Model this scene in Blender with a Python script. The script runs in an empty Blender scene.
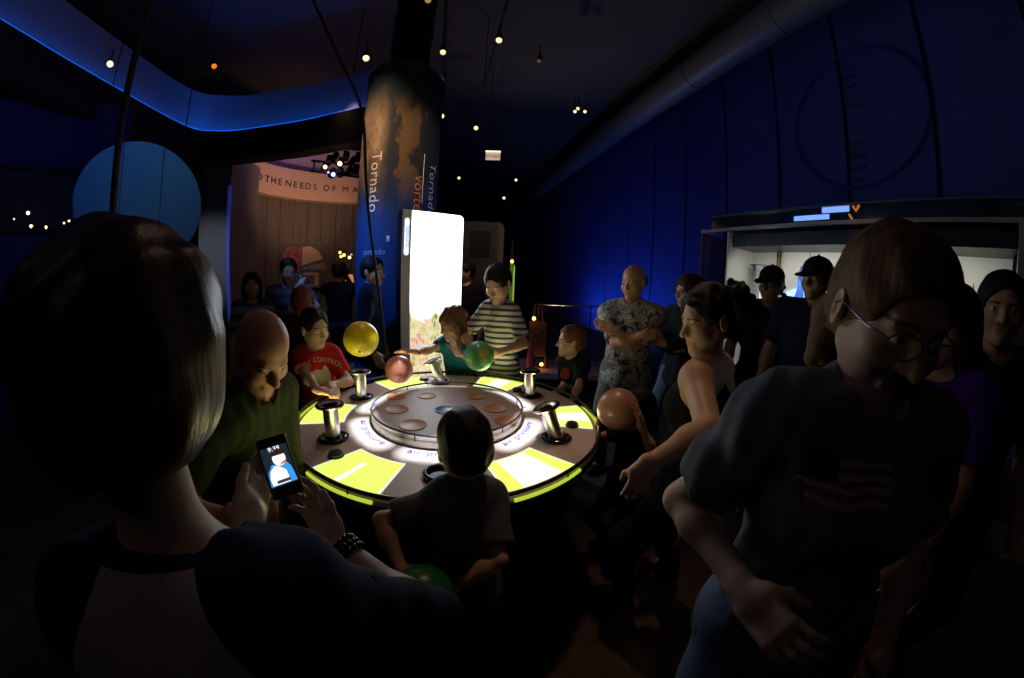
import bpy, bmesh, math, random, time
import numpy as np
from mathutils import Vector, Matrix
from mathutils.bvhtree import BVHTree
T0 = time.time()
random.seed(7)
rng = np.random.default_rng(7)
SC = bpy.context.scene
COL = SC.collection
pi = math.pi
def V3(*a): return np.array(a, float)
def nrm(v):
    v = np.asarray(v, float); return v / (np.linalg.norm(v) + 1e-12)

# ------------------------------------------------------------------ camera
# the photograph was taken with a stereographic fisheye; f is its focal length in pixels of a 1024 wide frame
FPX, PITCH, ROLL, CZ = 338.0, 0.16306418641696885, 0.04145870826672629, 1.48
_c, _s, _cr, _sr = math.cos(PITCH), math.sin(PITCH), math.cos(ROLL), math.sin(ROLL)
CAMM = np.array([[_cr, _sr, 0], [-_sr, _cr, 0], [0, 0, 1]]) @ np.array([[1, 0, 0], [0, _s, _c], [0, _c, -_s]])   # world -> right, up, forward
cd = bpy.data.cameras.new('camera'); cam = bpy.data.objects.new('camera', cd); COL.objects.link(cam)
SC.camera = cam
cam.matrix_world = Matrix(((CAMM[0][0], CAMM[1][0], -CAMM[2][0], 0), (CAMM[0][1], CAMM[1][1], -CAMM[2][1], 0),
                           (CAMM[0][2], CAMM[1][2], -CAMM[2][2], CZ), (0, 0, 0, 1)))
cd.type = 'PANO'
cd.sensor_width = 36.0; cd.sensor_fit = 'HORIZONTAL'
cp = cd if hasattr(cd, 'panorama_type') else cd.cycles
cp.panorama_type = 'FISHEYE_LENS_POLYNOMIAL'
cp.fisheye_fov = math.radians(200)
cp.fisheye_polynomial_k0 = 0.0
cp.fisheye_polynomial_k1 = -0.08427829999804556
cp.fisheye_polynomial_k2 = 2.1858655279392176e-05
cp.fisheye_polynomial_k3 = 5.350589946120546e-05
cp.fisheye_polynomial_k4 = -9.386126734513944e-07
cd.clip_start = 0.02; cd.clip_end = 100

def ray(px, py):
    x, y = px - 512.0, 339.0 - py
    r = math.hypot(x, y) + 1e-9; a = 2 * math.atan(r / 2 / FPX)
    return np.array([math.sin(a) * x / r, math.sin(a) * y / r, math.cos(a)]) @ CAMM
EYE = V3(0, 0, CZ)
def at(px, py, d): return EYE + d * ray(px, py)                      # a point d metres from the photographer
def atz(px, py, z):
    r = ray(px, py); return EYE + (z - CZ) / r[2] * r                # a point at height z
def ath(px, py, d):
    r = ray(px, py); return EYE + d / math.hypot(r[0], r[1]) * r     # a point d metres away over the floor

# ------------------------------------------------------------------ materials
MATS = {}
def mat(name, col=(.5, .5, .5), rough=.6, metal=0., emit=None, es=1., bump=0., bscale=200., var=0., vscale=8., spec=None, alpha=None, coat=0., trans=0.):
    if name in MATS: return MATS[name]
    m = bpy.data.materials.new(name); m.use_nodes = True
    nt = m.node_tree; b = nt.nodes['Principled BSDF']
    b.inputs['Base Color'].default_value = (*col, 1)
    b.inputs['Roughness'].default_value = rough
    b.inputs['Metallic'].default_value = metal
    if spec is not None: b.inputs['Specular IOR Level'].default_value = spec
    if coat: b.inputs['Coat Weight'].default_value = coat
    if trans: b.inputs['Transmission Weight'].default_value = trans
    if alpha is not None: b.inputs['Alpha'].default_value = alpha
    if emit is not None:
        b.inputs['Emission Color'].default_value = (*emit, 1); b.inputs['Emission Strength'].default_value = es
    tc = None
    if var or bump:
        tc = nt.nodes.new('ShaderNodeTexCoord')
    if var:
        n = nt.nodes.new('ShaderNodeTexNoise'); n.inputs['Scale'].default_value = vscale; n.inputs['Detail'].default_value = 4
        nt.links.new(tc.outputs['Object'], n.inputs['Vector'])
        mx = nt.nodes.new('ShaderNodeMix'); mx.data_type = 'RGBA'
        mx.inputs['A'].default_value = (*[c * (1 - var) for c in col], 1); mx.inputs['B'].default_value = (*[min(1, c * (1 + var)) for c in col], 1)
        nt.links.new(n.outputs['Fac'], mx.inputs['Factor']); nt.links.new(mx.outputs['Result'], b.inputs['Base Color'])
    if bump:
        n2 = nt.nodes.new('ShaderNodeTexNoise'); n2.inputs['Scale'].default_value = bscale; n2.inputs['Detail'].default_value = 3
        nt.links.new(tc.outputs['Object'], n2.inputs['Vector'])
        bp = nt.nodes.new('ShaderNodeBump'); bp.inputs['Strength'].default_value = bump; bp.inputs['Distance'].default_value = .004
        nt.links.new(n2.outputs['Fac'], bp.inputs['Height']); nt.links.new(bp.outputs['Normal'], b.inputs['Normal'])
    MATS[name] = m
    return m
def ramp_mat(name, tex, stops, rough=.6, scale=5., coord='Object', vec_scale=(1, 1, 1), interp='LINEAR', metal=0., detail=4., emit=0., bump=0., **kw):
    """a material whose colour is a ramp over a procedural texture"""
    if name in MATS: return MATS[name]
    m = bpy.data.materials.new(name); m.use_nodes = True
    nt = m.node_tree; b = nt.nodes['Principled BSDF']
    tc = nt.nodes.new('ShaderNodeTexCoord'); mp = nt.nodes.new('ShaderNodeMapping'); mp.inputs['Scale'].default_value = vec_scale
    if 'rot' in kw: mp.inputs['Rotation'].default_value = kw['rot']
    if 'loc' in kw: mp.inputs['Location'].default_value = kw['loc']
    nt.links.new(tc.outputs[coord], mp.inputs['Vector'])
    if tex == 'noise':
        t = nt.nodes.new('ShaderNodeTexNoise'); t.inputs['Scale'].default_value = scale; t.inputs['Detail'].default_value = detail; out = 'Fac'
        if 'dist' in kw: t.inputs['Distortion'].default_value = kw['dist']
    elif tex == 'voronoi':
        t = nt.nodes.new('ShaderNodeTexVoronoi'); t.inputs['Scale'].default_value = scale; out = kw.get('out', 'Distance')
    elif tex == 'wave':
        t = nt.nodes.new('ShaderNodeTexWave'); t.inputs['Scale'].default_value = scale; t.bands_direction = kw.get('dir', 'Z'); out = 'Fac'
        t.inputs['Distortion'].default_value = kw.get('dist', 0.); t.inputs['Detail Scale'].default_value = kw.get('dscale', 1.)
    elif tex == 'grad':
        t = nt.nodes.new('ShaderNodeTexGradient'); out = 'Fac'
    nt.links.new(mp.outputs['Vector'], t.inputs['Vector'])
    cr = nt.nodes.new('ShaderNodeValToRGB'); cr.color_ramp.interpolation = interp
    el = cr.color_ramp.elements
    while len(el) < len(stops): el.new(.5)
    for e, (p, c) in zip(el, stops): e.position = p; e.color = (*c, 1)
    nt.links.new(t.outputs[out], cr.inputs['Fac'])
    nt.links.new(cr.outputs['Color'], b.inputs['Base Color'])
    if emit:
        nt.links.new(cr.outputs['Color'], b.inputs['Emission Color']); b.inputs['Emission Strength'].default_value = emit
    if bump:
        bp = nt.nodes.new('ShaderNodeBump'); bp.inputs['Strength'].default_value = bump; bp.inputs['Distance'].default_value = .004
        nt.links.new(t.outputs[out], bp.inputs['Height']); nt.links.new(bp.outputs['Normal'], b.inputs['Normal'])
    b.inputs['Roughness'].default_value = rough; b.inputs['Metallic'].default_value = metal; b.inputs['Specular IOR Level'].default_value = kw.get('spec', .5)
    MATS[name] = m
    return m

# ------------------------------------------------------------------ objects
def tag(o, label=None, cat=None, group=None, kind=None):
    if label: o['label'] = label
    if cat: o['category'] = cat
    if group: o['group'] = group
    if kind: o['kind'] = kind
    return o
def thing(name, label, cat, loc=(0, 0, 0), group=None):
    o = bpy.data.objects.new(name, None); o.location = Vector(loc); o.empty_display_size = .1
    COL.objects.link(o)
    return tag(o, label, cat, group)
def wloc(o):
    l = Vector(o.location)
    while o.parent is not None: o = o.parent; l = l + o.location
    return np.array(l)
def link(name, me, m=None, parent=None):
    o = bpy.data.objects.new(name, me); COL.objects.link(o)
    if m is not None:
        for x in (m if isinstance(m, (list, tuple)) else [m]): me.materials.append(x)
    if parent is not None: o.parent = parent
    return o
def mesh_obj(name, verts, faces, m=None, parent=None, smooth=False, fmat=None):
    """verts in world metres; the object is placed at its parent (never rotated)"""
    v = np.asarray(verts, float)
    if parent is not None: v = v - wloc(parent)
    me = bpy.data.meshes.new(name)
    me.from_pydata(v.tolist(), [], [tuple(int(i) for i in f) for f in faces]); 
    o = link(name, me, m, parent)
    if smooth: me.shade_smooth()
    if fmat is not None: me.polygons.foreach_set('material_index', np.asarray(fmat, np.int32))
    me.update()
    return o
class MB:
    """collects shapes into one mesh, world coordinates"""
    def __init__(s): s.v = []; s.f = []; s.n = 0
    def add(s, v, f):
        v = np.asarray(v, float); s.v.append(v); s.f += [tuple(i + s.n for i in q) for q in f]; s.n += len(v); return s
    def box(s, c, size, R=None, bev=0.):
        bm = bmesh.new(); bmesh.ops.create_cube(bm, size=1)
        for v in bm.verts: v.co = Vector((v.co.x * size[0], v.co.y * size[1], v.co.z * size[2]))
        if bev: bmesh.ops.bevel(bm, geom=bm.edges[:], offset=bev, segments=2, affect='EDGES', profile=.5)
        return s.bm(bm, c, R)
    def bm(s, bm, c=(0, 0, 0), R=None):
        bm.verts.index_update(); v = np.array([x.co for x in bm.verts]); f = [tuple(x.index for x in q.verts) for q in bm.faces]; bm.free()
        if R is not None: v = v @ np.asarray(R).T
        return s.add(v + np.asarray(c, float), f)
    def lathe(s, prof, c=(0, 0, 0), R=None, seg=48, a0=0., a1=2 * pi):
        full = abs(a1 - a0 - 2 * pi) < 1e-6; n = seg if full else seg + 1
        a = a0 + (a1 - a0) * np.arange(n) / seg
        P = np.array(prof, float); v = np.stack([np.stack([r * np.cos(a), r * np.sin(a), np.full(n, z)], 1) for r, z in P]).reshape(-1, 3)
        f = []
        for i in range(len(P) - 1):
            for j in range(seg):
                k = (j + 1) % n; f.append((i * n + j, i * n + k, (i + 1) * n + k, (i + 1) * n + j))
        if full:
            if P[0][0] > 1e-4: f.append(tuple(range(n))[::-1])
            if P[-1][0] > 1e-4: f.append(tuple((len(P) - 1) * n + j for j in range(n)))
        if R is not None: v = v @ np.asarray(R).T
        return s.add(v + np.asarray(c, float), f)
    def ring(s, c, r, t, seg=96, n=10, R=None, a0=0., a1=2 * pi, tz=None):
        tz = tz or t; full = abs(a1 - a0 - 2 * pi) < 1e-6; m = seg if full else seg + 1
        v = []; f = []
        for i in range(m):
            a = a0 + (a1 - a0) * i / seg
            for j in range(n):
                b = 2 * pi * j / n; v.append(((r + t * math.cos(b)) * math.cos(a), (r + t * math.cos(b)) * math.sin(a), tz * math.sin(b)))
        for i in range(seg):
            k = (i + 1) % m
            for j in range(n): q = (j + 1) % n; f.append((i * n + j, k * n + j, k * n + q, i * n + q))
        v = np.array(v)
        if R is not None: v = v @ np.asarray(R).T
        return s.add(v + np.asarray(c, float), f)
    def tube(s, pts, r, n=8, caps=True):
        pts = [np.asarray(p, float) for p in pts]; rr = r if isinstance(r, (list, tuple)) else [r] * len(pts)
        v = []; f = []; up = None
        for i, p in enumerate(pts):
            d = nrm(pts[min(i + 1, len(pts) - 1)] - pts[max(i - 1, 0)])
            if up is None: up = V3(0, 0, 1) if abs(d[2]) < .9 else V3(1, 0, 0)
            x = nrm(np.cross(d, up)); y = np.cross(x, d); up = y
            for j in range(n): a = 2 * pi * j / n; v.append(p + rr[i] * (math.cos(a) * x + math.sin(a) * y))
        for i in range(len(pts) - 1):
            for j in range(n): q = (j + 1) % n; f.append((i * n + j, i * n + q, (i + 1) * n + q, (i + 1) * n + j))
        if caps: f.append(tuple(range(n))[::-1]); f.append(tuple((len(pts) - 1) * n + j for j in range(n)))
        return s.add(v, f)
    def prism(s, poly, axis_u, axis_v, depth, o=(0, 0, 0)):
        """polygon (u,v) swept by the vector depth"""
        o = np.asarray(o, float); u = np.asarray(axis_u, float); w = np.asarray(axis_v, float); dv = np.asarray(depth, float)
        a = np.array([o + x * u + y * w for x, y in poly]); n = len(a)
        f = [tuple(range(n)), tuple(range(2 * n - 1, n - 1, -1))] + [(i, n + i, n + (i + 1) % n, (i + 1) % n) for i in range(n)]
        return s.add(np.vstack([a, a + dv]), f)
    def sphere(s, c, r, seg=32, rings=20, sc=(1, 1, 1), R=None):
        bm = bmesh.new(); bmesh.ops.create_uvsphere(bm, u_segments=seg, v_segments=rings, radius=r)
        for v in bm.verts: v.co = Vector((v.co.x * sc[0], v.co.y * sc[1], v.co.z * sc[2]))
        return s.bm(bm, c, R)
    def build(s, name, m=None, parent=None, smooth=False, angle=None):
        o = mesh_obj(name, np.vstack(s.v), s.f, m, parent)
        bm = bmesh.new(); bm.from_mesh(o.data); bmesh.ops.recalc_face_normals(bm, faces=bm.faces); bm.to_mesh(o.data); bm.free()
        if smooth:
            o.data.shade_smooth()
            if angle is None: angle = 40
            o.data.set_sharp_from_angle(angle=math.radians(angle))
        return o
def Rz(a): c, s = math.cos(a), math.sin(a); return np.array([[c, -s, 0], [s, c, 0], [0, 0, 1]])
def Rx(a): c, s = math.cos(a), math.sin(a); return np.array([[1, 0, 0], [0, c, -s], [0, s, c]])
def Ry(a): c, s = math.cos(a), math.sin(a); return np.array([[c, 0, s], [0, 1, 0], [-s, 0, c]])
def zto(d):
    d = nrm(d); t = V3(1, 0, 0) if abs(d[0]) < .8 else V3(0, 1, 0)
    x = nrm(np.cross(t, d)); y = np.cross(d, x); return np.stack([x, y, d], 1)

def text_mesh(txt, size=1., extrude=0., align='CENTER', space=1.):
    cu = bpy.data.curves.new('lettering', 'FONT'); cu.body = txt; cu.size = size; cu.extrude = extrude; cu.align_x = align; cu.align_y = 'CENTER'; cu.space_character = space
    cu.resolution_u = 3
    ob = bpy.data.objects.new('lettering', cu); COL.objects.link(ob)
    dg = bpy.context.evaluated_depsgraph_get(); me = bpy.data.meshes.new_from_object(ob.evaluated_get(dg))
    v = np.array([x.co for x in me.vertices]).reshape(-1, 3); f = [tuple(p.vertices) for p in me.polygons]
    bpy.data.objects.remove(ob); bpy.data.curves.remove(cu); bpy.data.meshes.remove(me)
    return v, f
def subdiv_flat(v, f, maxlen):
    bm = bmesh.new(); vs = [bm.verts.new(x) for x in v]
    for q in f:
        try: bm.faces.new([vs[i] for i in q])
        except ValueError: pass
    bmesh.ops.remove_doubles(bm, verts=bm.verts, dist=1e-6)
    for _ in range(4):
        e = [x for x in bm.edges if x.calc_length() > maxlen]
        if not e: break
        bmesh.ops.subdivide_edges(bm, edges=e, cuts=1)
        bmesh.ops.triangulate(bm, faces=[x for x in bm.faces if len(x.verts) > 3])
    bm.verts.index_update(); V = np.array([x.co for x in bm.verts]); F = [tuple(x.index for x in q.verts) for q in bm.faces]; bm.free()
    return V, F
def decal(name, v, f, target, o, u, w, d, m, lift=.0025, maxlen=.02, parent=None):
    """print a flat motif (x along u, y along w) on the target mesh, cast along d from the plane through o"""
    V, F = subdiv_flat(v, f, maxlen)
    base = wloc(target)
    tv = [Vector(x.co) for x in target.data.vertices]; tf = [tuple(p.vertices) for p in target.data.polygons]
    bvh = BVHTree.FromPolygons(tv, tf)
    out = []; ok = []
    for x in V:
        p = np.asarray(o) + x[0] * np.asarray(u) + x[1] * np.asarray(w) - base
        h = bvh.ray_cast(Vector(p), Vector(d))
        if h[0] is None: out.append(p + base); ok.append(False)
        else: out.append(np.array(h[0]) - lift * np.asarray(d) + base); ok.append(True)
    F = [q for q in F if all(ok[i] for i in q)]
    if not F: print('decal missed', name); return None
    used = sorted({i for q in F for i in q}); ren = {i: k for k, i in enumerate(used)}
    return mesh_obj(name, [out[i] for i in used], [tuple(ren[i] for i in q) for q in F], m, parent or target)

def words_of(v, f, gap):
    """split flat lettering into its words"""
    isl = []; 
    par = list(range(len(v)))
    def find(a):
        while par[a] != a: par[a] = par[par[a]]; a = par[a]
        return a
    for q in f:
        for i in q[1:]: par[find(i)] = find(q[0])
    comp = {}
    for i, q in enumerate(f): comp.setdefault(find(q[0]), []).append(i)
    items = sorted((min(v[j][0] for i in fs for j in f[i]), max(v[j][0] for i in fs for j in f[i]), fs) for fs in comp.values())
    out = []; end = -1e9
    for a, b, fs in items:
        if a - end > gap: out.append([])
        out[-1] += fs; end = max(end, b)
    res = []
    for fs in out:
        us = sorted({j for i in fs for j in f[i]}); ren = {j: k for k, j in enumerate(us)}
        res.append((np.array([v[j] for j in us]), [tuple(ren[j] for j in f[i]) for i in fs]))
    return res
# ------------------------------------------------------------------ smooth bodies: a signed distance field meshed by surface nets
class Prim:
    __slots__ = ('kind', 'a', 'b', 'ra', 'rb', 'R', 'c', 'rad', 'k', 'op', 'clip', 'inv')
    def __init__(s, kind, op, k, clip): s.kind = kind; s.op = op; s.k = k; s.clip = clip; s.b = s.R = None
    def d(s, p):
        if s.kind == 0:
            ba = s.b - s.a; pa = p - s.a
            h = np.clip(pa @ ba / (ba @ ba + 1e-12), 0, 1)
            q = pa - h[:, None] * ba
            r = np.sqrt((q * q).sum(1)) - (s.ra + (s.rb - s.ra) * h)
        elif s.kind == 1:
            q = (p - s.a) @ s.R
            k0 = np.sqrt(((q / s.ra) ** 2).sum(1)) + 1e-9; k1 = np.sqrt(((q / s.ra ** 2) ** 2).sum(1)) + 1e-9
            r = k0 * (k0 - 1) / k1
        else:
            q = np.abs((p - s.a) @ s.R) - s.ra
            r = np.sqrt((np.maximum(q, 0) ** 2).sum(1)) + np.minimum(q.max(1), 0) - s.rb
        if s.clip is not None:
            for (o, n) in s.clip: r = np.maximum(r, (p - o) @ n)
        return r
def cone(a, b, ra, rb=None, k=.02, op='u', clip=None):
    s = Prim(0, op, k, clip); s.a = np.asarray(a, float); s.b = np.asarray(b, float); s.ra = ra; s.rb = ra if rb is None else rb
    s.c = (s.a + s.b) / 2; s.rad = np.linalg.norm(s.a - s.b) / 2 + max(s.ra, s.rb); return s
def ball(a, r, k=.02, op='u', clip=None): return cone(a, np.asarray(a, float) + 1e-5, r, r, k, op, clip)
def elli(a, r, R=None, k=.02, op='u', clip=None):
    s = Prim(1, op, k, clip); s.a = np.asarray(a, float); s.ra = np.asarray(r, float); s.R = np.eye(3) if R is None else np.asarray(R)
    s.c = s.a; s.rad = max(r); return s
def rbox(a, half, rb, R=None, k=.01, op='u', clip=None):
    s = Prim(2, op, k, clip); s.a = np.asarray(a, float); s.ra = np.asarray(half, float); s.rb = rb; s.R = np.eye(3) if R is None else np.asarray(R)
    s.c = s.a; s.rad = float(np.linalg.norm(half)) + rb; return s
def _comb(d, e, k, op):
    if op == 'u':
        h = np.maximum(k - np.abs(d - e), 0) / k
        return np.minimum(d, e) - h * h * k * .25
    if op == 's': e = -e
    h = np.maximum(k - np.abs(d - e), 0) / k
    return np.maximum(d, e) + h * h * k * .25
def sdf_mesh(prims, h, planes=(), disp=None, more=None, depth=0):
    """prims: list of Prim in order; planes: (point, normal) half spaces to keep the inside of (outside removed); h: cell size"""
    un = [p for p in prims if p.op == 'u']
    lo = np.min([p.c - p.rad for p in un], 0) - 2 * h - .01; hi = np.max([p.c + p.rad for p in un], 0) + 2 * h + .01
    B = 8; bs = B * h
    nb = np.ceil((hi - lo) / bs).astype(int) + 1
    gi = np.stack(np.meshgrid(*[np.arange(n) for n in nb], indexing='ij'), -1).reshape(-1, 3)
    bc = lo + (gi + .5) * bs; hb = bs * .87
    def evaluate(pts, cen, rad):
        """pts (n,m,3) grouped round cen (n,3)"""
        n, m = pts.shape[:2]; d = np.full((n, m), 1.0)
        for p in prims:
            sel = np.nonzero(((cen - p.c) ** 2).sum(1) < (p.rad + rad + p.k + .01) ** 2)[0]
            if len(sel) == 0: continue
            e = p.d(pts[sel].reshape(-1, 3)).reshape(len(sel), m)
            d[sel] = _comb(d[sel], e, p.k, p.op)
        for (o, nn) in planes:
            d = np.maximum(d, (pts - o) @ nn)
        return d
    dc = evaluate(bc[:, None, :], bc, hb * 1.2)[:, 0]
    act = np.abs(dc) < hb * 1.45 + (.016 if disp else .008)
    if more is not None: act[np.isin((gi[:, 0] * nb[1] + gi[:, 1]) * nb[2] + gi[:, 2], more)] = True
    gi = gi[act]; bc = bc[act]; lost = []
    st = np.arange(B + 1); off = np.stack(np.meshgrid(st, st, st, indexing='ij'), -1).reshape(-1, 3)
    vals = np.empty((len(gi), (B + 1) ** 3), np.float32)
    for i in range(0, len(gi), 400):
        pts = lo + (gi[i:i + 400, None, :] * B + off[None]) * h
        d = evaluate(pts, bc[i:i + 400], hb)
        if disp is not None: d = d + disp(pts.reshape(-1, 3)).reshape(d.shape)
        vals[i:i + 400] = d
    D = vals.reshape(-1, B + 1, B + 1, B + 1); Sg = D < 0
    NB = nb * B + 2
    key = lambda c: (c[:, 0].astype(np.int64) * NB[1] + c[:, 1]) * NB[2] + c[:, 2]
    cs = [(x, y, z) for x in (0, 1) for y in (0, 1) for z in (0, 1)]
    cnt = sum(Sg[:, x:x + B, y:y + B, z:z + B].astype(np.int8) for x, y, z in cs)
    ib, ix, iy, iz = np.nonzero((cnt > 0) & (cnt < 8))
    cell = np.stack([ix, iy, iz], 1)
    cv = np.stack([D[ib, ix + x, iy + y, iz + z] for x, y, z in cs], 1).astype(float)
    acc = np.zeros((len(ib), 3)); num = np.zeros(len(ib))
    for i in range(8):
        for j in range(i + 1, 8):
            a, b = np.array(cs[i]), np.array(cs[j])
            if np.abs(a - b).sum() != 1: continue
            m = (cv[:, i] < 0) != (cv[:, j] < 0)
            t = np.where(m, cv[:, i] / (cv[:, i] - cv[:, j] + 1e-20), 0)
            acc += m[:, None] * (a + t[:, None] * (b - a)); num += m
    g = gi[ib] * B + cell
    P = lo + (g + acc / num[:, None]) * h
    ks = key(g); o = np.argsort(ks); ks = ks[o]; P = P[o]
    faces = []
    for ax in range(3):
        sl = [slice(0, B)] * 3; s2 = list(sl); s2[ax] = slice(1, B + 1)
        A = Sg[(slice(None), *sl)]; C = Sg[(slice(None), *s2)]
        ib, ix, iy, iz = np.nonzero(A != C)
        if len(ib) == 0: continue
        e = gi[ib] * B + np.stack([ix, iy, iz], 1); flip = A[ib, ix, iy, iz]
        u, w = [(1, 2), (2, 0), (0, 1)][ax]; q = []
        for du, dw in ((0, 0), (-1, 0), (-1, -1), (0, -1)):
            c = e.copy(); c[:, u] += du; c[:, w] += dw; kk = key(c)
            j = np.clip(np.searchsorted(ks, kk), 0, len(ks) - 1); q.append(np.where(ks[j] == kk, j, -1))
        cc4 = []
        q = np.stack(q, 1); good = (q >= 0).all(1)
        if not good.all():
            eb = e[~good]
            for du, dw in ((0, 0), (-1, 0), (-1, -1), (0, -1)):
                c = eb.copy(); c[:, u] += du; c[:, w] += dw; c = np.clip(c // B, 0, nb - 1); lost.append((c[:, 0] * nb[1] + c[:, 1]) * nb[2] + c[:, 2])
        q = q[good]; fl = flip[good]
        q[~fl] = q[~fl][:, ::-1]
        faces.append(q)
    if lost and depth < 4:
        return sdf_mesh(prims, h, planes, disp, np.unique(np.concatenate(lost + ([more] if more is not None else []))), depth + 1)
    F = np.vstack(faces)
    return P, F
def fast_mesh(name, P, F, m, parent=None, fmat=None, smooth=True):
    v = P - wloc(parent) if parent is not None else P
    me = bpy.data.meshes.new(name)
    me.vertices.add(len(v)); me.vertices.foreach_set('co', v.astype(np.float32).ravel())
    me.loops.add(F.size); me.loops.foreach_set('vertex_index', F.astype(np.int32).ravel())
    me.polygons.add(len(F)); me.polygons.foreach_set('loop_start', np.arange(0, F.size, F.shape[1], dtype=np.int32))
    for x in (m if isinstance(m, (list, tuple)) else [m]): me.materials.append(x)
    me.update(calc_edges=True)
    if fmat is not None: me.polygons.foreach_set('material_index', np.asarray(fmat, np.int32))
    if smooth: me.shade_smooth()
    o = bpy.data.objects.new(name, me); COL.objects.link(o)
    if parent is not None: o.parent = parent
    return o
def sdf_obj(name, prims, h, m, parent, planes=(), disp=None, fm=None):
    P, F = sdf_mesh(prims, h, planes, disp)
    fmat = fm(P[F].mean(1)) if fm is not None else None
    return fast_mesh(name, P, F, m, parent, fmat)
def folds(amp, seed=0, fr=38.):
    """soft cloth folds"""
    r = np.random.default_rng(seed); K = r.normal(size=(4, 3)) * fr * np.array([1, 1, .55]); ph = r.uniform(0, 6.28, 4)
    def fn(p):
        s = np.zeros(len(p))
        for k, a in zip(K, ph): s += np.sin(p @ k + a + 1.3 * np.sin(p @ (k[[1, 2, 0]] * .5)))
        return s * amp * .5
    return fn
# ------------------------------------------------------------------ people
SKIN = {}
def skin(name, col): return mat('skin_' + name, col, rough=.5, spec=.35, var=.06, vscale=40)
EYEW = lambda: mat('eye_white', (.75, .73, .7), rough=.2)
IRIS = lambda c: mat('iris_%02d' % int(c[0] * 100), c, rough=.1)
LIP = lambda n, c: mat('lip_' + n, (c[0] * .82, c[1] * .62, c[2] * .60), rough=.4)
HAIRM = lambda n, c, rg=.62: ramp_mat('hair_' + n, 'noise', [(.3, tuple(x * .55 for x in c)), (.7, c)], rough=rg, spec=.25, scale=9, vec_scale=(9, 9, 1.2), bump=.5, detail=5)
UP = V3(0, 0, 1)
def head_frame(Fh, pitch=0, roll=0):
    F = nrm([Fh[0], Fh[1], 0]); R = V3(F[1], -F[0], 0)
    fw = F * math.cos(pitch) - UP * math.sin(pitch); up = np.cross(R, fw)
    r2 = R * math.cos(roll) - up * math.sin(roll); up2 = np.cross(r2, fw)
    return np.stack([r2, fw, up2], 1)
def ik(S, W, l1, l2, pole):
    d = W - S; L = np.linalg.norm(d); L2 = min(L, (l1 + l2) * .995); W = S + d / L * L2; x = d / L
    a = (l1 * l1 - l2 * l2 + L2 * L2) / (2 * L2); hgt = math.sqrt(max(l1 * l1 - a * a, 0))
    p = np.asarray(pole, float); p = p - (p @ x) * x
    if np.linalg.norm(p) < 1e-6: p = np.cross(x, V3(1, 0, .3))
    return S + x * a + nrm(p) * hgt, W
def hand_prims(W, d, n, sc=1., curl=.35, side=1, spread=0., thumb=.5, fcurl=None):
    """W wrist, d where the fingers point, n out of the palm, side +1 right hand / -1 left hand"""
    d = nrm(d); n = np.asarray(n, float); n = nrm(n - (n @ d) * d); x = np.cross(d, n) * side   # x points to the thumb side for the given hand
    R = np.stack([x, d, n], 1); P = []
    P.append(cone(W - d * .02 * sc, W + d * .02 * sc, .024 * sc, .026 * sc, .012))
    P.append(rbox(W + d * .052 * sc, V3(.027, .034, .006) * sc, .009 * sc, R, .016))
    P.append(ball(W + d * .03 * sc + x * .022 * sc + n * .006 * sc, .018 * sc, .015))
    L = [.070, .079, .073, .056]
    for i in range(4):
        o = x * (.030 - .0195 * i) * sc; b = W + d * (.086 + [.0, .004, .001, -.008][i]) * sc + o
        c = curl if fcurl is None else fcurl[i]; dd = d + x * spread * (1.5 - i) * .5; dd = nrm(dd); q = b
        for j, fr in enumerate((.45, .31, .24)):
            a = c * (.55, 1.0, .8)[j]; ca, sa = math.cos(a), math.sin(a)
            nn = nrm(n - (n @ dd) * dd); dd = nrm(dd * ca + nn * sa)
            e = q + dd * L[i] * fr * sc
            P.append(cone(q, e, (.0088 - .0009 * j) * sc, (.0082 - .0010 * j) * sc, .005)); q = e
    t = W + d * .028 * sc + x * .028 * sc
    t1 = t + nrm(x * .75 + d * .75 + n * (.2 + thumb * .6)) * .036 * sc; t2 = t1 + nrm(x * .25 * (1 - thumb) + d * .9 + n * (.1 + thumb * .6)) * .030 * sc
    P.append(cone(W + d * .012 * sc + x * .014 * sc, t, .016 * sc, .014 * sc, .012))
    P.append(cone(t, t1, .0125 * sc, .0105 * sc, .008)); P.append(cone(t1, t2, .0100 * sc, .0085 * sc, .004))
    return P
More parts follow.
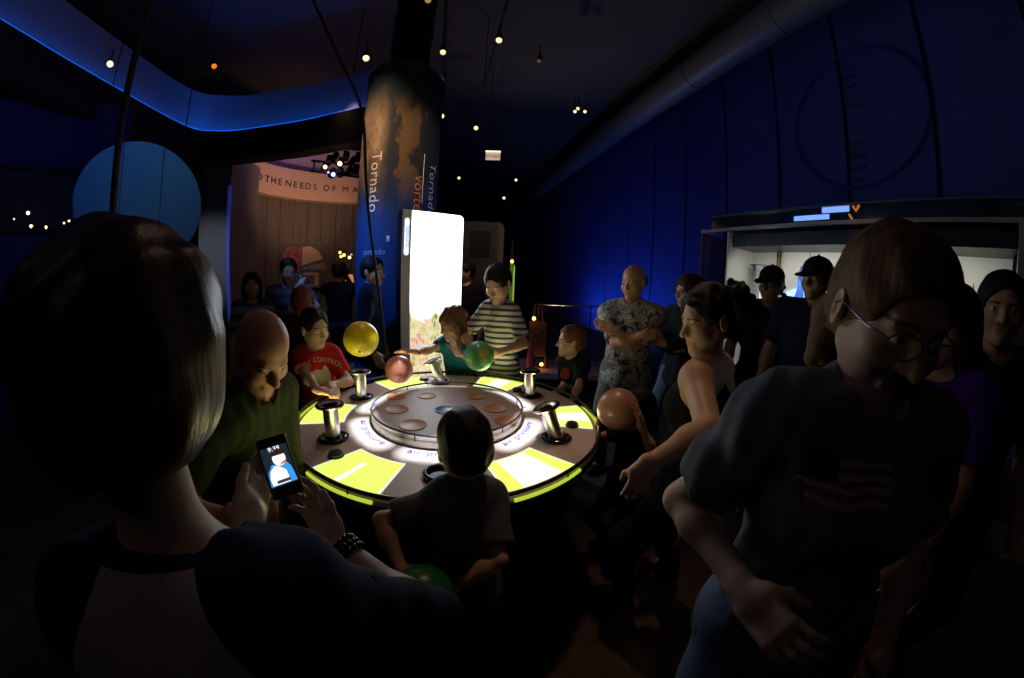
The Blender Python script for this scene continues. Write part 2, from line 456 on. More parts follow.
def head_prims(C, R, k, N0, neck_r, sex=0, child=0, nose=1., wide=1.):
    q = lambda x, y, z: C + R @ (V3(x * wide, y, z) * k)
    P = []
    jw = .9 if child or sex else 1.
    P.append(elli(q(0, -.012, .032), V3(.074 * wide, .096, .086) * k, R, .02))
    P.append(elli(q(0, .020, -.040), V3(.058 * (1.08 if child else 1) * wide, .070, .072) * k, R, .03))
    for s in (-1, 1):
        P.append(cone(q(s * .050 * jw, -.002, -.055), q(s * .016, .060, -.098), .018 * k, .016 * k, .03))
        P.append(ball(q(s * .038, .058, -.034), .026 * k, .03))
    P.append(ball(q(0, .070, -.098), .018 * k, .025))
    P.append(cone(q(-.030, .074, .016), q(.030, .074, .016), .014 * k, .014 * k, .02))
    P.append(cone(C - R[:, 2] * .05 * k - R[:, 1] * .018 * k, N0, neck_r * .95, neck_r * 1.08, .03))
    for s in (-1, 1):
        P.append(ball(q(s * .031, .098, -.001), .0165 * k, .016, 's'))
        P.append(ball(q(s * .031, .0765, -.002), .0128 * k, .004))
    P.append(cone(q(0, .086, .002), q(0, .106 + .004 * nose, -.034), .0075 * k, .0115 * k * nose, .012))
    for s in (-1, 1): P.append(ball(q(s * .0105, .097, -.037), .0085 * k, .007))
    P.append(cone(q(-.019, .083, -.062), q(.019, .083, -.062), .0062 * k, .0062 * k, .008))
    P.append(cone(q(-.016, .083, -.074), q(.016, .083, -.074), .0075 * k, .0075 * k, .008))
    P.append(cone(q(-.021, .0945, -.0685), q(.021, .0945, -.0685), .0028 * k, .0028 * k, .004, 's'))
    for s in (-1, 1):
        Re = R @ Rz(-s * .35)
        P.append(elli(q(s * .077, -.012, -.010), V3(.010, .020, .032) * k, Re, .006))
        P.append(elli(q(s * .086, -.006, -.006), V3(.006, .011, .019) * k, Re, .004, 's'))
    return P
def head_fm(C, R, k, nb=0):
    def fm(c):
        l = (c - C) @ R / k; out = np.zeros(len(c), np.int32)
        for s in (-1, 1):
            e = l - V3(s * .031, .0765, -.002); rr = np.sqrt((e ** 2).sum(1))
            m = (rr < .0145) & (e[:, 1] > .003) & ((e[:, 0] / .0125) ** 2 + ((e[:, 2] + .0005) / .0062) ** 2 < 1); out[m] = 1
            m2 = m & (np.hypot(e[:, 0], e[:, 2]) < .0060); out[m2] = 2
            b = (np.abs(np.abs(l[:, 0]) - .031) < .019) & (np.abs(l[:, 2] - .0205 + np.abs(np.abs(l[:, 0]) - .028) * .18) < .0030) & (l[:, 1] > .06); out[b] = 4
        m = (l[:, 1] > .080) & (np.abs(l[:, 0]) < .024) & (l[:, 2] < -.056) & (l[:, 2] > -.0795) & (np.hypot(l[:, 0] / .024, (l[:, 2] + .068) / .012) < 1); out[m] = 3
        return out
    return fm

def hair_prims(style, C, R, k, N0):
    q = lambda x, y, z: C + R @ (V3(x, y, z) * k)
    E = lambda c, r, kk=.02, op='u': elli(q(*c), V3(*r) * k, R, kk, op)
    if style in ('short', 'buzz'):
        t = .010 if style == 'short' else .005
        P = [E((0, -.014, .036), (.076 + t, .099 + t, .086 + t)), E((0, -.045, -.005), (.070 + t * .8, .062 + t, .075))]
        P += [E((0, .102, -.017), (.068, .080, .088), .012, 's')]
        for s in (-1, 1):
            P.append(E((s * .085, .034, -.050), (.034, .040, .048), .012, 's')); P.append(E((s * .094, -.010, -.014), (.024, .024, .034), .010, 's'))
        P.append(rbox(q(0, 0, -.16), V3(.2, .2, .075) * k, .01, R, .02, 's'))
        return P
    if style == 'fringe':          # boy's hair brushed over the brow
        P = [E((0, -.014, .038), (.085, .108, .092)), E((0, -.045, -.008), (.080, .072, .080))]
        P += [E((0, .108, -.052), (.072, .082, .088), .012, 's')]
        for s in (-1, 1): P.append(E((s * .088, .014, -.050), (.034, .050, .050), .012, 's'))
        P.append(rbox(q(0, 0, -.17), V3(.2, .2, .075) * k, .01, R, .02, 's'))
        return P
    if style == 'bob':
        P = [E((0, -.018, .034), (.098, .118, .100)), E((0, -.030, -.050), (.108, .108, .100), .05)]
        P += [E((0, .112, -.050), (.072, .085, .105), .015, 's')]
        P.append(rbox(q(0, 0, -.245), V3(.2, .2, .085) * k, .01, R, .02, 's'))
        return P
    if style == 'long':
        P = [E((0, -.016, .036), (.088, .108, .092)), E((0, -.050, -.080), (.090, .070, .140), .05), cone(q(0, -.07, -.1), q(0, -.075, -.24), .062 * k, .045 * k, .04)]
        for s in (-1, 1): P.append(cone(q(s * .072, .000, -.02), q(s * .070, .020, -.19), .026 * k, .022 * k, .03))
        P += [E((0, .108, -.055), (.068, .085, .105), .012, 's')]
        return P
    if style == 'tied':
        P = [E((0, -.014, .037), (.085, .107, .093)), E((0, -.042, -.012), (.080, .068, .072))]
        P += [E((0, .102, -.026), (.070, .082, .094), .012, 's')]
        for s in (-1, 1): P.append(E((s * .090, .030, -.050), (.034, .042, .048), .012, 's')); P.append(E((s * .098, -.010, -.012), (.024, .024, .034), .010, 's'))
        P.append(rbox(q(0, .02, -.165), V3(.2, .2, .075) * k, .01, R, .02, 's'))
        return P
    return []
def cap_obj(name, C, R, k, h, m, parent, brim_dir=0.):
    q = lambda x, y, z: C + R @ (V3(x, y, z) * k)
    P = [elli(q(0, -.012, .050), V3(.088, .110, .085) * k, R, .01), rbox(q(0, 0, -.075), V3(.2, .2, .1) * k, .001, R, .003, 's')]
    o = sdf_obj(name, P, h, m, parent)
    P2 = [elli(q(0, .085, .026), V3(.082, .105, .012) * k, R @ Rx(-.22), .004), rbox(q(0, -.05, .03), V3(.2, .1, .2) * k, .001, R, .003, 's')]
    sdf_obj('brim', P2, h * .8, m, o)
    P3 = [ball(q(0, -.012, .136), .008 * k)]
    sdf_obj('button', P3, max(.002, h * .6), m, o)
    return o
def glasses(C, R, k, parent, m, tilt=0):
    q = lambda x, y, z: C + R @ (V3(x, y, z) * k)
    b = MB()
    for s in (-1, 1):
        pts = [q(s * .031 + .024 * math.cos(a), .106 - .012 * abs(math.cos(a)) * (1 if s * math.cos(a) > 0 else 0), -.004 + .017 * math.sin(a)) for a in np.linspace(0, 2 * pi, 25)]
        b.tube(pts, .0016 * k, 6, False)
        b.tube([q(s * .054, .096, 0), q(s * .074, .070, .001), q(s * .082, .0, .002), q(s * .080, -.025, -.012)], .0017 * k, 6)
    b.tube([q(-.008, .107, .001), q(0, .110, .004), q(.008, .107, .001)], .0016 * k, 6)
    return b.build('glasses', m, parent, True)

class Person: pass
def person(label, cat, C, H, F, hs=.23, g=1., lean=0., side=0., hd=None, pitch=0., roll=0., neck=.165, arms=None, legs=None, sk=('fair', (.55, .36, .27)), h=.008,
           top=None, bottom=None, shoe=None, hair=None, hat=None, spec=None, sex=0, child=0, belly=0., bust=0., group=None, hip=None, eye=(.10, .06, .03), nose=1., shw=1., hem=.10):
    """C head centre, H standing height, F the way the chest faces, hd the way the face looks, arms {'R': dict, 'L': dict}"""
    p = Person(); u = H / 1.75; k = hs / .23; C = np.asarray(C, float)
    F = nrm([F[0], F[1], 0]); Rt = V3(F[1], -F[0], 0)
    A = nrm(UP * math.cos(lean) + F * math.sin(lean) + Rt * side)
    An = nrm(UP * math.cos(lean * .6) + F * math.sin(lean * .6) + Rt * side * .6)
    Fc = nrm(F - (F @ A) * A); Ft = np.stack([Rt, Fc, np.cross(Rt, Fc)], 1); A = Ft[:, 2]
    Rh = head_frame(hd if hd is not None else F, pitch, roll)
    N0 = C - An * neck * (.35 * k + .65 * u) - (F * .025 * u)
    P0 = N0 - A * .53 * u
    if hip is not None: P0 = np.asarray(hip, float); A = nrm(N0 - P0); Fc = nrm(F - (F @ A) * A); Ft = np.stack([Rt, Fc, A], 1)
    foot = V3(P0[0], P0[1], 0)
    shw = shw * (.88 if sex or child else 1.)
    root = thing('person', label, cat, (foot[0], foot[1], 0), group)
    p.root, p.C, p.R, p.k, p.u, p.A, p.F, p.Rt, p.N0, p.P0, p.Ft = root, C, Rh, k, u, A, Fc, Rt, N0, P0, Ft
    w = g * u; sh = {}; el = {}; wr = {}; hd_ = {}
    arms = arms or {}
    B = []
    # torso
    tor = [elli(P0 + A * .0, V3(.162 * w, .118 * w, .13 * u), Ft, .06), elli(P0 + A * .16 * u + Fc * belly * .5, V3(.142 * w, .108 * w + belly, .16 * u), Ft, .08),
           elli(P0 + A * .36 * u, V3(.160 * w, .112 * w, .17 * u), Ft, .08)]
    if bust:
        for s in (-1, 1): tor.append(elli(P0 + A * .335 * u + Rt * s * .07 * w + Fc * .085 * w, V3(.06, .055, .06) * bust * u, Ft, .05))
    for nme, s in (('R', 1), ('L', -1)):
        a = arms.get(nme, {})
        S = N0 - A * .055 * u + Rt * s * .170 * w * shw + Fc * a.get('fwd', 0.) * u + A * a.get('up', 0.) * u
        sh[nme] = S
        W = a.get('hand')
        if W is None: W = S - UP * .50 * u + Rt * s * .09 * u + Fc * .07 * u
        E, W = ik(S, np.asarray(W, float), .285 * u, .25 * u, a.get('pole', -Fc + Rt * s * .4 - UP * .2))
        el[nme], wr[nme] = E, W
    p.sh, p.el, p.wr = sh, el, wr
    gird = [cone(N0 - A * .045 * u - Rt * .12 * w * shw, N0 - A * .045 * u + Rt * .12 * w * shw, .060 * u, .060 * u, .06)]
    for s in 'RL':
        gird.append(cone(N0 + A * .005 * u, N0 * .3 + sh[s] * .7 + A * .0 * u, .040 * u, .043 * u, .045))
        gird.append(cone(N0 * .35 + sh[s] * .65 - A * .02 * u, sh[s], .062 * u, .058 * w, .05))
    up_ = []; fo_ = []; ha_ = []
    for s in 'RL':
        a = arms.get(s, {}); sg = 1 if s == 'R' else -1
        up_.append(cone(sh[s], el[s], .052 * w, .040 * w, .035))
        fo_.append(cone(el[s], el[s] * .7 + wr[s] * .3, .041 * w, .041 * w, .02)); fo_.append(cone(el[s] * .7 + wr[s] * .3, wr[s], .040 * w, .026 * u, .03))
        d = a.get('dir', wr[s] - el[s]); n = a.get('palm', -Rt * sg)
        ha_ += hand_prims(wr[s], d, n, a.get('hs', (.5 * k + .5 * u)) , a.get('curl', .35), sg, a.get('spread', .12), a.get('thumb', .5), a.get('fcurl'))
    legs = legs or {}; kn = {}; an = {}; fd = {}
    th_ = []; ca_ = []; ft_ = []
    for s in 'RL':
        sg = 1 if s == 'R' else -1; a = legs.get(s, {})
        Hj = P0 - A * .03 * u + Rt * sg * .088 * w
        Ak = a.get('foot'); Ak = V3(Hj[0], Hj[1], .075 * u) + Rt * sg * .03 * u + F * (.02 if s == 'R' else -.03) * u if Ak is None else np.asarray(Ak, float)
        K, Ak = ik(Hj, Ak, .43 * u, .43 * u, a.get('pole', F + Rt * sg * .15))
        kn[s], an[s] = K, Ak; fd[s] = nrm(a.get('fdir', F + Rt * sg * .25) * V3(1, 1, 0))
        th_.append(cone(Hj, K, .085 * w, .056 * w, .05)); ca_.append(cone(K, K * .6 + Ak * .4 - fd[s] * .012 * u, .055 * w, .054 * w, .03)); ca_.append(cone(K * .6 + Ak * .4 - fd[s] * .012 * u, Ak, .053 * w, .036 * u, .03))
        ft_.append(cone(Ak - UP * .03 * u - fd[s] * .02 * u, Ak - UP * .042 * u + fd[s] * .15 * u, .034 * u, .026 * u, .03))
    p.kn, p.an = kn, an
    headP = head_prims(C, Rh, k, N0 + A * .0, .050 * u * (.88 if sex or child else 1.05), sex, child, nose)
    p.prims = dict(tor=tor, gird=gird, up=up_, fo=fo_, ha=ha_, th=th_, ca=ca_, ft=ft_, head=headP)
    sm = skin(*sk)
    body = sdf_obj('body', tor + gird + headP + up_ + fo_ + ha_ + th_ + ca_ + ft_, h, [sm, EYEW(), IRIS(eye), LIP(*sk), mat('brow', (.05, .03, .02))], root, fm=head_fm(C, Rh, k))
    body.name = 'body'; p.body = body
    def inf(pr, t, kk=None, clip=None):
        out = []
        for x in pr:
            if x.kind == 0: out.append(cone(x.a, x.b, x.ra + t, x.rb + t, kk or x.k, clip=clip))
            else: out.append(elli(x.a, x.ra + t, x.R, kk or x.k, clip=clip))
        return out
    p.inf = inf
    hc = max(h, .006)
    def shoulder_sleeves(fr, t, frfore=0.):
        out = []
        for s in 'RL':
            S, E, W = sh[s], el[s], wr[s]
            if frfore > 0:
                out.append(cone(S, E, .056 * w + t, .045 * w + t, .04)); e = E + (W - E) * frfore; d = nrm(W - E)
                out.append(cone(E, e, .045 * w + t, .033 * u + t, .03, clip=[(e, d)]))
            else:
                e = S + (E - S) * fr; d = nrm(E - S)
                out.append(cone(S, e, .058 * w + t, .054 * w + t * 1.25, .04, clip=[(e, d)]))
        return out
    p.parts = {}
    if top:
        ty = top.get('type', 'tshirt'); m = top['mat'](p) if callable(top['mat']) else top['mat']; t = top.get('t', .012)
        pl = [(P0 - A * top.get('hem', hem) * u, -A)]
        pr = inf(tor, t); hip_ = P0 - A * .07 * u
        pr.append(elli(hip_, V3(.165 * w + t + .006, .124 * w + t + .006 + belly * .6, .15 * u), Ft, .06))
        neckcut = [cone(N0 + A * .005 * u + Fc * .02 * u, N0 + A * .25 * u + Fc * .10 * u, top.get('neck', .068) * u, top.get('neck', .068) * u * 1.1, .008, 's')]
        if ty == 'tank':
            for s in 'RL':
                sg = 1 if s == 'R' else -1
                pr.append(cone(N0 + Rt * sg * .095 * u - A * .02 * u, N0 + Rt * sg * .10 * w - A * .16 * u + Fc * .075 * w, .028 * u, .035 * u, .02))
                pr.append(cone(N0 + Rt * sg * .095 * u - A * .02 * u, N0 + Rt * sg * .085 * w - A * .20 * u - Fc * .085 * w, .028 * u, .03 * u, .02))
            pr.append(elli(N0 + A * .02 * u + Fc * .10 * u, V3(.085, .10, .15) * u, Ft, .015, 's'))
            pr.append(elli(N0 + A * .01 * u - Fc * .11 * u, V3(.075, .09, .17) * u, Ft, .015, 's'))
            for s in 'RL':
                sg = 1 if s == 'R' else -1
                pr.append(elli(sh[s] + Rt * sg * .035 * u, V3(.075, .13, .125) * u, Ft, .015, 's'))
        else:
            pr += inf(gird, t * .9)
            fr = top.get('sleeve', .62)
            pr += shoulder_sleeves(min(fr, 1), t, max(0, fr - 1))
            pr += neckcut
            if top.get('hood'):
                for s in (-1, 1): pr.append(cone(N0 + Rt * s * .06 * u + A * .02 * u + Fc * .03 * u, N0 - Fc * .10 * u - A * .02 * u, .03 * u, .045 * u, .03))
        o = sdf_obj(top.get('name', 'shirt'), pr, hc, m, root, planes=pl, disp=folds(top.get('fold', .004), int(C[0] * 97) % 91), fm=top.get('fm') and top['fm'](p))
        p.parts['top'] = o
        if top.get('collar'):
            cm = top.get('collar_mat', m); cl = []
            for s in (-1, 1):
                cl.append(cone(N0 + A * .028 * u - Fc * .050 * u, N0 + A * .018 * u + Rt * s * .062 * u, .016 * u, .015 * u, .012)); cl.append(cone(N0 + A * .018 * u + Rt * s * .062 * u, N0 - A * .03 * u + Fc * .085 * u + Rt * s * .028 * u, .015 * u, .013 * u, .012))
                cl.append(cone(N0 - A * .03 * u + Fc * .085 * u + Rt * s * .028 * u, N0 - A * .055 * u + Fc * .092 * u + Rt * s * .055 * u, .012 * u, .008 * u, .012))
            sdf_obj('collar', cl, hc * .8, cm, o)
    if bottom:
        m = bottom['mat']; t = bottom.get('t', .014); ln = bottom.get('len', 2.)
        pr = inf(tor[:1], t); pr.append(elli(P0 + A * .06 * u, V3(.150 * w + t, .112 * w + t + belly * .5, .1 * u), Ft, .05))
        pr += inf(th_, t) if ln >= 1 else []
        for i, s in enumerate('RL'):
            K, Ak = kn[s], an[s]
            if ln > 1.2:
                pr.append(cone(K, Ak - UP * .02 * u, .060 * w + t * .7, .052 * u + t * .5, .04, clip=[(Ak - UP * .035 * u, -UP)]))
            else: th_[i]
        if ln <= 1.2:
            pr = pr[:2]
            for s in 'RL':
                i = 'RL'.index(s); d = nrm(kn[s] - th_[i].a); e = th_[i].a + (kn[s] - th_[i].a) * ln
                pr.append(cone(th_[i].a, e, .085 * w + t, .072 * w + t, .05, clip=[(e, d)]))
        p.parts['bottom'] = sdf_obj(bottom.get('name', 'trousers'), pr, hc, m, root, planes=[(P0 + A * bottom.get('waist', .07) * u, A)], disp=folds(.004, int(C[1] * 89) % 83, 30))
    if shoe:
        for s in 'RL':
            Ak = an[s]; d = fd[s]; x = np.cross(d, UP); Rf = np.stack([x, d, UP], 1)
            pr = [elli(Ak - UP * .03 * u + d * .0, V3(.042, .055, .055) * u, Rf, .03), elli(Ak - UP * .045 * u + d * .11 * u, V3(.044, .085, .035) * u, Rf, .04),
                  cone(Ak - UP * .058 * u - d * .03 * u, Ak - UP * .058 * u + d * .16 * u, .034 * u, .036 * u, .02)]
            sdf_obj('shoe', pr, max(h, .006), shoe, root, planes=[(V3(0, 0, Ak[2] - .075 * u), -UP)])
    if hair:
        st, hm = hair[0], hair[1]; pr = hair_prims(st, C, Rh, k, N0)
        if len(hair) > 2 and hair[2]: pr += hair[2](p)
        if pr: p.parts['hair'] = sdf_obj('hair', pr, max(h * .8, .0035), hm, root, disp=folds(hair[3] if len(hair) > 3 else .0022, 5, 75))
    if hat: p.parts['hat'] = cap_obj('cap', C, Rh, k, max(h * .7, .004), hat, root)
    if spec: p.parts['glasses'] = glasses(C, Rh, k, root, spec)
    return p
# ------------------------------------------------------------------ the hall
w = bpy.data.worlds.new('world'); SC.world = w; w.use_nodes = True
w.node_tree.nodes['Background'].inputs['Color'].default_value = (.10, .16, .60, 1)
w.node_tree.nodes['Background'].inputs['Strength'].default_value = .0015
SC.view_settings.view_transform = 'Standard'; SC.view_settings.look = 'None'
SC.view_settings.exposure = 0.; SC.view_settings.gamma = 1.; SC.view_settings.use_curve_mapping = False

def lamp(name, kind, loc, energy, col=(1, 1, 1), target=None, **kw):
    L = bpy.data.lights.new(name, kind); o = bpy.data.objects.new(name, L); COL.objects.link(o)
    o.location = Vector(loc); L.energy = energy; L.color = col
    for k_, v_ in kw.items(): setattr(L, k_, v_)
    if target is not None:
        o.rotation_euler = (Vector(target) - Vector(loc)).to_track_quat('-Z', 'Y').to_euler()
    return o

BLACK = mat('black_paint', (.006, .006, .007), rough=.6)
DARKM = mat('dark_metal', (.02, .02, .022), rough=.4, metal=.6)
STEEL = mat('brushed_steel', (.62, .60, .56), rough=.26, metal=1.)
CHROME = mat('polished_steel', (.7, .7, .7), rough=.12, metal=1.)
BLUEW = ramp_mat('blue_fabric_wall', 'noise', [(.3, (.045, .075, .34)), (.7, (.06, .095, .42))], rough=.85, scale=3)
SEAM = mat('wall_seam', (.014, .022, .12), rough=.9)
NAVY = mat('navy_wall', (.02, .03, .10), rough=.8, var=.2, vscale=2)

# floor
FLOORM = ramp_mat('dark_carpet', 'noise', [(.3, (.030, .019, .012)), (.7, (.060, .038, .024))], rough=.9, scale=24, bump=.3)
mesh_obj('floor', [(-14, -3, 0), (9, -3, 0), (9, 17, 0), (-14, 17, 0)], [(0, 1, 2, 3)], FLOORM)['kind'] = 'structure'
CEILM = mat('black_ceiling', (.075, .070, .066), rough=.9, var=.3, vscale=.6)
mesh_obj('ceiling', [(-14, -3, 6.3), (-14, 17, 6.3), (9, 17, 6.3), (9, -3, 6.3)], [(0, 1, 2, 3)], CEILM)['kind'] = 'structure'

# right hand wall of tall fabric panels
WA = 5.3; WD = V3(-.232, .973, 0); WN = V3(-.973, -.232, 0)
def wallp(s, off=0., z=0.): return V3(WA, 0, 0) + WD * s + WN * off + V3(0, 0, z)
b = MB(); pw = .2223 * WA; s0 = WA * 1.126
b.prism([(-6, 0), (17, 0), (17, 6.3), (-6, 6.3)], WD, UP, -WN * .1, wallp(0, -.06))
b.build('wall_right', SEAM)['kind'] = 'structure'
wr = bpy.data.objects['wall_right']
pb = MB()
for i in range(-10, 10):
    a = s0 + i * pw + .03; e = a + pw - .06
    pb.prism([(a, .06), (e, .06), (e, 6.3), (a, 6.3)], WD, UP, -WN * .06, wallp(0, 0.))
pb.build('panel_face', BLUEW, wr)
b = MB(); b.prism([(-6, 0), (17, 0), (17, .12), (-6, .12)], WD, UP, WN * .05, wallp(0, .0)); b.build('baseboard_right', BLACK)['kind'] = 'structure'
# round duct running along the top of that wall
DUCT = mat('grey_duct', (.20, .21, .20), rough=.45, metal=.2)
duct = thing('air_duct', 'long grey round air duct running under the ceiling above the blue wall', 'duct', wallp(4, .75, 5.45))
ob_ = MB().tube([wallp(s, .75, 5.72) for s in np.linspace(-5, 16, 43)], .31, 28).build('duct_pipe', DUCT, duct, True)
for s in range(-4, 16, 2): MB().tube([wallp(s - .03, .75, 5.72), wallp(s + .03, .75, 5.72)], .325, 28).build('joint_band', DUCT, duct, True)

# far wall and left wall, kept dark
b = MB(); b.box((-2, 16.5, 3.15), (24, .2, 6.3)); b.build('wall_back', mat('far_wall', (.03, .028, .03), rough=.9))['kind'] = 'structure'

# left: bulkhead with a light cove on top of it
K = 1.2
cz_ = CZ + (3.6 - CZ) * K
low = [atz(x, y, 3.6) for x, y in [(2, 20), (60, 55), (115, 87), (170, 118), (195, 129), (215, 131), (240, 130), (300, 121), (362, 107)]]
low = [V3(p[0] * K, p[1] * K, 0) for p in low]
low = [low[0] + (low[0] - low[2]) * 1.6] + low + [low[-1] + (low[-1] - low[-2]) * 1.2]
def smooth_line(P, n=8):
    out = []
    for i in range(len(P) - 1):
        p0, p1, p2, p3 = P[max(i - 1, 0)], P[i], P[i + 1], P[min(i + 2, len(P) - 1)]
        for t in np.arange(n) / n:
            out.append(.5 * (2 * p1 + (p2 - p0) * t + (2 * p0 - 5 * p1 + 4 * p2 - p3) * t * t + (3 * p1 - p0 - 3 * p2 + p3) * t ** 3))
    return out + [P[-1]]
low = smooth_line(low, 6)
low = [p for p in low if math.degrees(math.atan2(p[0], p[1])) < -17.5]
def offs(P, d):
    out = []
    for i in range(len(P)):
        t = nrm(P[min(i + 1, len(P) - 1)] - P[max(i - 1, 0)]); out.append(P[i] + V3(-t[1], t[0], 0) * d)
    return out
def band(P, z0, z1, Q=None):
    """a wall following the plan line P from z0 to z1 (Q: plan line at the top)"""
    Q = Q or P; n = len(P)
    v = [p + V3(0, 0, z0) for p in P] + [q + V3(0, 0, z1) for q in Q]
    return v, [(i, i + 1, n + i + 1, n + i) for i in range(n - 1)]
back_ = offs(low, .20)
FASC = mat('bulkhead_paint', (.018, .014, .014), rough=.8)
b = MB(); b.add(*band(low, 3.5, cz_)); b.add(*band(offs(low, .12), 3.5, cz_ - .10)); b.add(*band(low, cz_, cz_, offs(low, .12))); b.add(*band(offs(low, .12), cz_ - .1, cz_ - .1, back_)); b.add(*band(low, 3.5, 3.5, offs(low, .25))); b.add(*band(offs(low, .25), 3.5, cz_))
b.build('trim_1', FASC)['kind'] = 'structure'
COVEM = mat('cove_wall', (.32, .34, .40), rough=.85)
b = MB(); b.add(*band(back_, cz_ - .1, 4.78)); b.build('wall_left', COVEM)['kind'] = 'structure'
# LED strip lying along the back of the ledge
led = MB().tube([p + V3(0, 0, cz_ - .07) for p in offs(low, .165)], .014, 6)
led_t = thing('cove_strip_light', 'blue glowing light strip along the curved ledge under the ceiling', 'light strip', low[len(low) // 2] + V3(0, 0, cz_))
led.build('led_row', mat('blue_led', (.02, .05, .2), emit=(.010, .15, 1.), es=30.), led_t)
MB().tube([p + V3(0, 0, cz_ + .006) for p in offs(low, .02)], .013, 6).build('edge_lens', mat('blue_lens_edge', (.02, .05, .2), emit=(.012, .16, 1.), es=.9), led_t)
# wall under the bulkhead
under = offs(low, 1.6)
cut = [p for p in under if p[1] < 3.6 and p[0] < -4]
b = MB(); b.add(*band(cut, 0, 3.76)); o = b.build('wall_front_left', NAVY); o['kind'] = 'structure'

# square pillar with a blue light line down its corner
q1 = ath(200, 200, 7.15); q2 = ath(230, 200, 6.9); q3 = ath(258, 200, 7.7)
q1[2] = q2[2] = q3[2] = 0
PILM = mat('pillar_plaster', (.13, .115, .10), rough=.8, var=.12, vscale=3, bump=.2, bscale=60)
b = MB(); q4 = q1 + q3 - q2
b.prism([(0, 0), (1, 0), (1, 3.75), (0, 3.75)], q2 - q1, UP, q4 - q1, q1)
b.build('trim_2', PILM)['kind'] = 'structure'
o = MB().prism([(-.035, .0), (.025, .0), (.025, 3.1), (-.035, 3.1)], nrm(q2 - q1), UP, nrm(q1 - q4) * .02, q2 + V3(0, 0, .05)).build('pillar_light', mat('blue_line', (.03, .04, .25), emit=(.03, .05, .36), es=.30))
tag(o, 'thin blue vertical light line on the corner of the plaster pillar', 'light strip')

# curved wall behind: frieze with lettering, timber wall below, domed ceiling above
top = [atz(x, y, 3.6) for x, y in [(240, 152), (259, 160), (278, 166), (303, 171), (328, 174), (358, 176), (395, 176)]]
fr = [V3(p[0] * K, p[1] * K, 0) for p in top]
fr = [fr[0] + (fr[0] - fr[1]) * 2] + fr + [fr[-1] + (fr[-1] - fr[-2]) * 3]
fr = smooth_line(fr, 8)
fr = [p for p in fr if math.degrees(math.atan2(p[0], p[1])) < -18.5 and math.degrees(math.atan2(p[0], p[1])) > -44.5]
fz1, fz0 = CZ + 2.12 * K, CZ + 1.56 * K
FRM = mat('frieze_plaster', (.55, .36, .24), rough=.8, var=.08, vscale=2)
b = MB(); b.add(*band(fr, fz0, fz1)); b.add(*band(fr, fz1, fz1, offs(fr, .5))); b.add(*band(fr, fz0, fz0, offs(fr, .25)))
frz = b.build('trim_3', FRM); frz['kind'] = 'structure'
wl = offs(fr, .22)
WOODW = ramp_mat('timber_boards', 'noise', [(.25, (.085, .066, .055)), (.75, (.13, .102, .085))], rough=.7, scale=4, vec_scale=(3, 3, .25))
b = MB(); b.add(*band(wl, 0, fz0 + .02)); b.build('wall_gallery', WOODW)['kind'] = 'structure'
b = MB()
for i in range(2, len(wl) - 2, 4): b.tube([wl[i] + V3(.01, -.012, .05), wl[i] + V3(.01, -.012, fz0)], .008, 4)
b.build('trim_4', mat('board_gap', (.02, .014, .01)))['kind'] = 'structure'
DOMEM = mat('lilac_dome', (.30, .22, .36), rough=.9)
b = MB(); b.add(*band(offs(fr, .45), fz1 + .02, fz1 + .6, offs(fr, -.1))); b.build('trim_5', DOMEM)['kind'] = 'structure'
# letters stand on the frieze
seg = np.cumsum([0] + [np.linalg.norm(fr[i + 1] - fr[i]) for i in range(len(fr) - 1)])
def fr_at(s):
    i = int(np.clip(np.searchsorted(seg, s) - 1, 0, len(fr) - 2)); t = (s - seg[i]) / (seg[i + 1] - seg[i]); d = nrm(fr[i + 1] - fr[i])
    return fr[i] + (fr[i + 1] - fr[i]) * t, d
def s_of(px_):
    r = ray(px_, 180); az = math.atan2(r[0], r[1]); return float(np.interp(az, [math.atan2(p[0], p[1]) for p in fr], seg))
INK = mat('bronze_letters', (.035, .018, .010), rough=.6)
fl = thing('frieze_lettering', 'dark capital lettering THE NEEDS OF MA on the warm lit curved frieze', 'lettering', fr_at(s_of(310))[0] + V3(0, 0, fz0))
for ch, px_ in [('O', 259), ('T', 267), ('H', 273.5), ('E', 280), ('N', 288.5), ('E', 295.5), ('E', 302), ('D', 308.5), ('S', 315.5), ('O', 327), ('F', 334.5), ('M', 346), ('A', 356), ('N', 364)]:
    p, d = fr_at(s_of(px_)); v, f = text_mesh(ch, .205, .008); nrm_ = V3(d[1], -d[0], 0)
    P = np.array([p + V3(0, 0, (fz0 + fz1) / 2 - .02) + d * x[0] + UP * x[1] + nrm_ * (.012 + x[2]) for x in v])
    mesh_obj('letter', P, f, INK, fl)
lamp('frieze_light', 'SPOT', fr_at(s_of(300))[0] + V3(1.6, -1.7, 2.3), 135, (1., .58, .34), fr_at(s_of(300))[0] + V3(0, 0, 3.7), spot_size=math.radians(85), spot_blend=1., shadow_soft_size=.2)
lamp('gallery_light', 'SPOT', (-4.6, 5.6, 3.3), 13, (1., .66, .45), fr_at(s_of(306))[0] + V3(0, 0, 1.8), spot_size=math.radians(75), spot_blend=1., shadow_soft_size=.2)
lamp('gallery_warm', 'POINT', fr_at(s_of(350))[0] + V3(.5, -1.2, 2.2), 9, (1., .5, .2), shadow_soft_size=.2)
lamp('dome_light', 'POINT', fr_at(s_of(325))[0] + V3(.2, -1.3, fz1 + .12), 9, (.55, .35, .9), shadow_soft_size=.2)

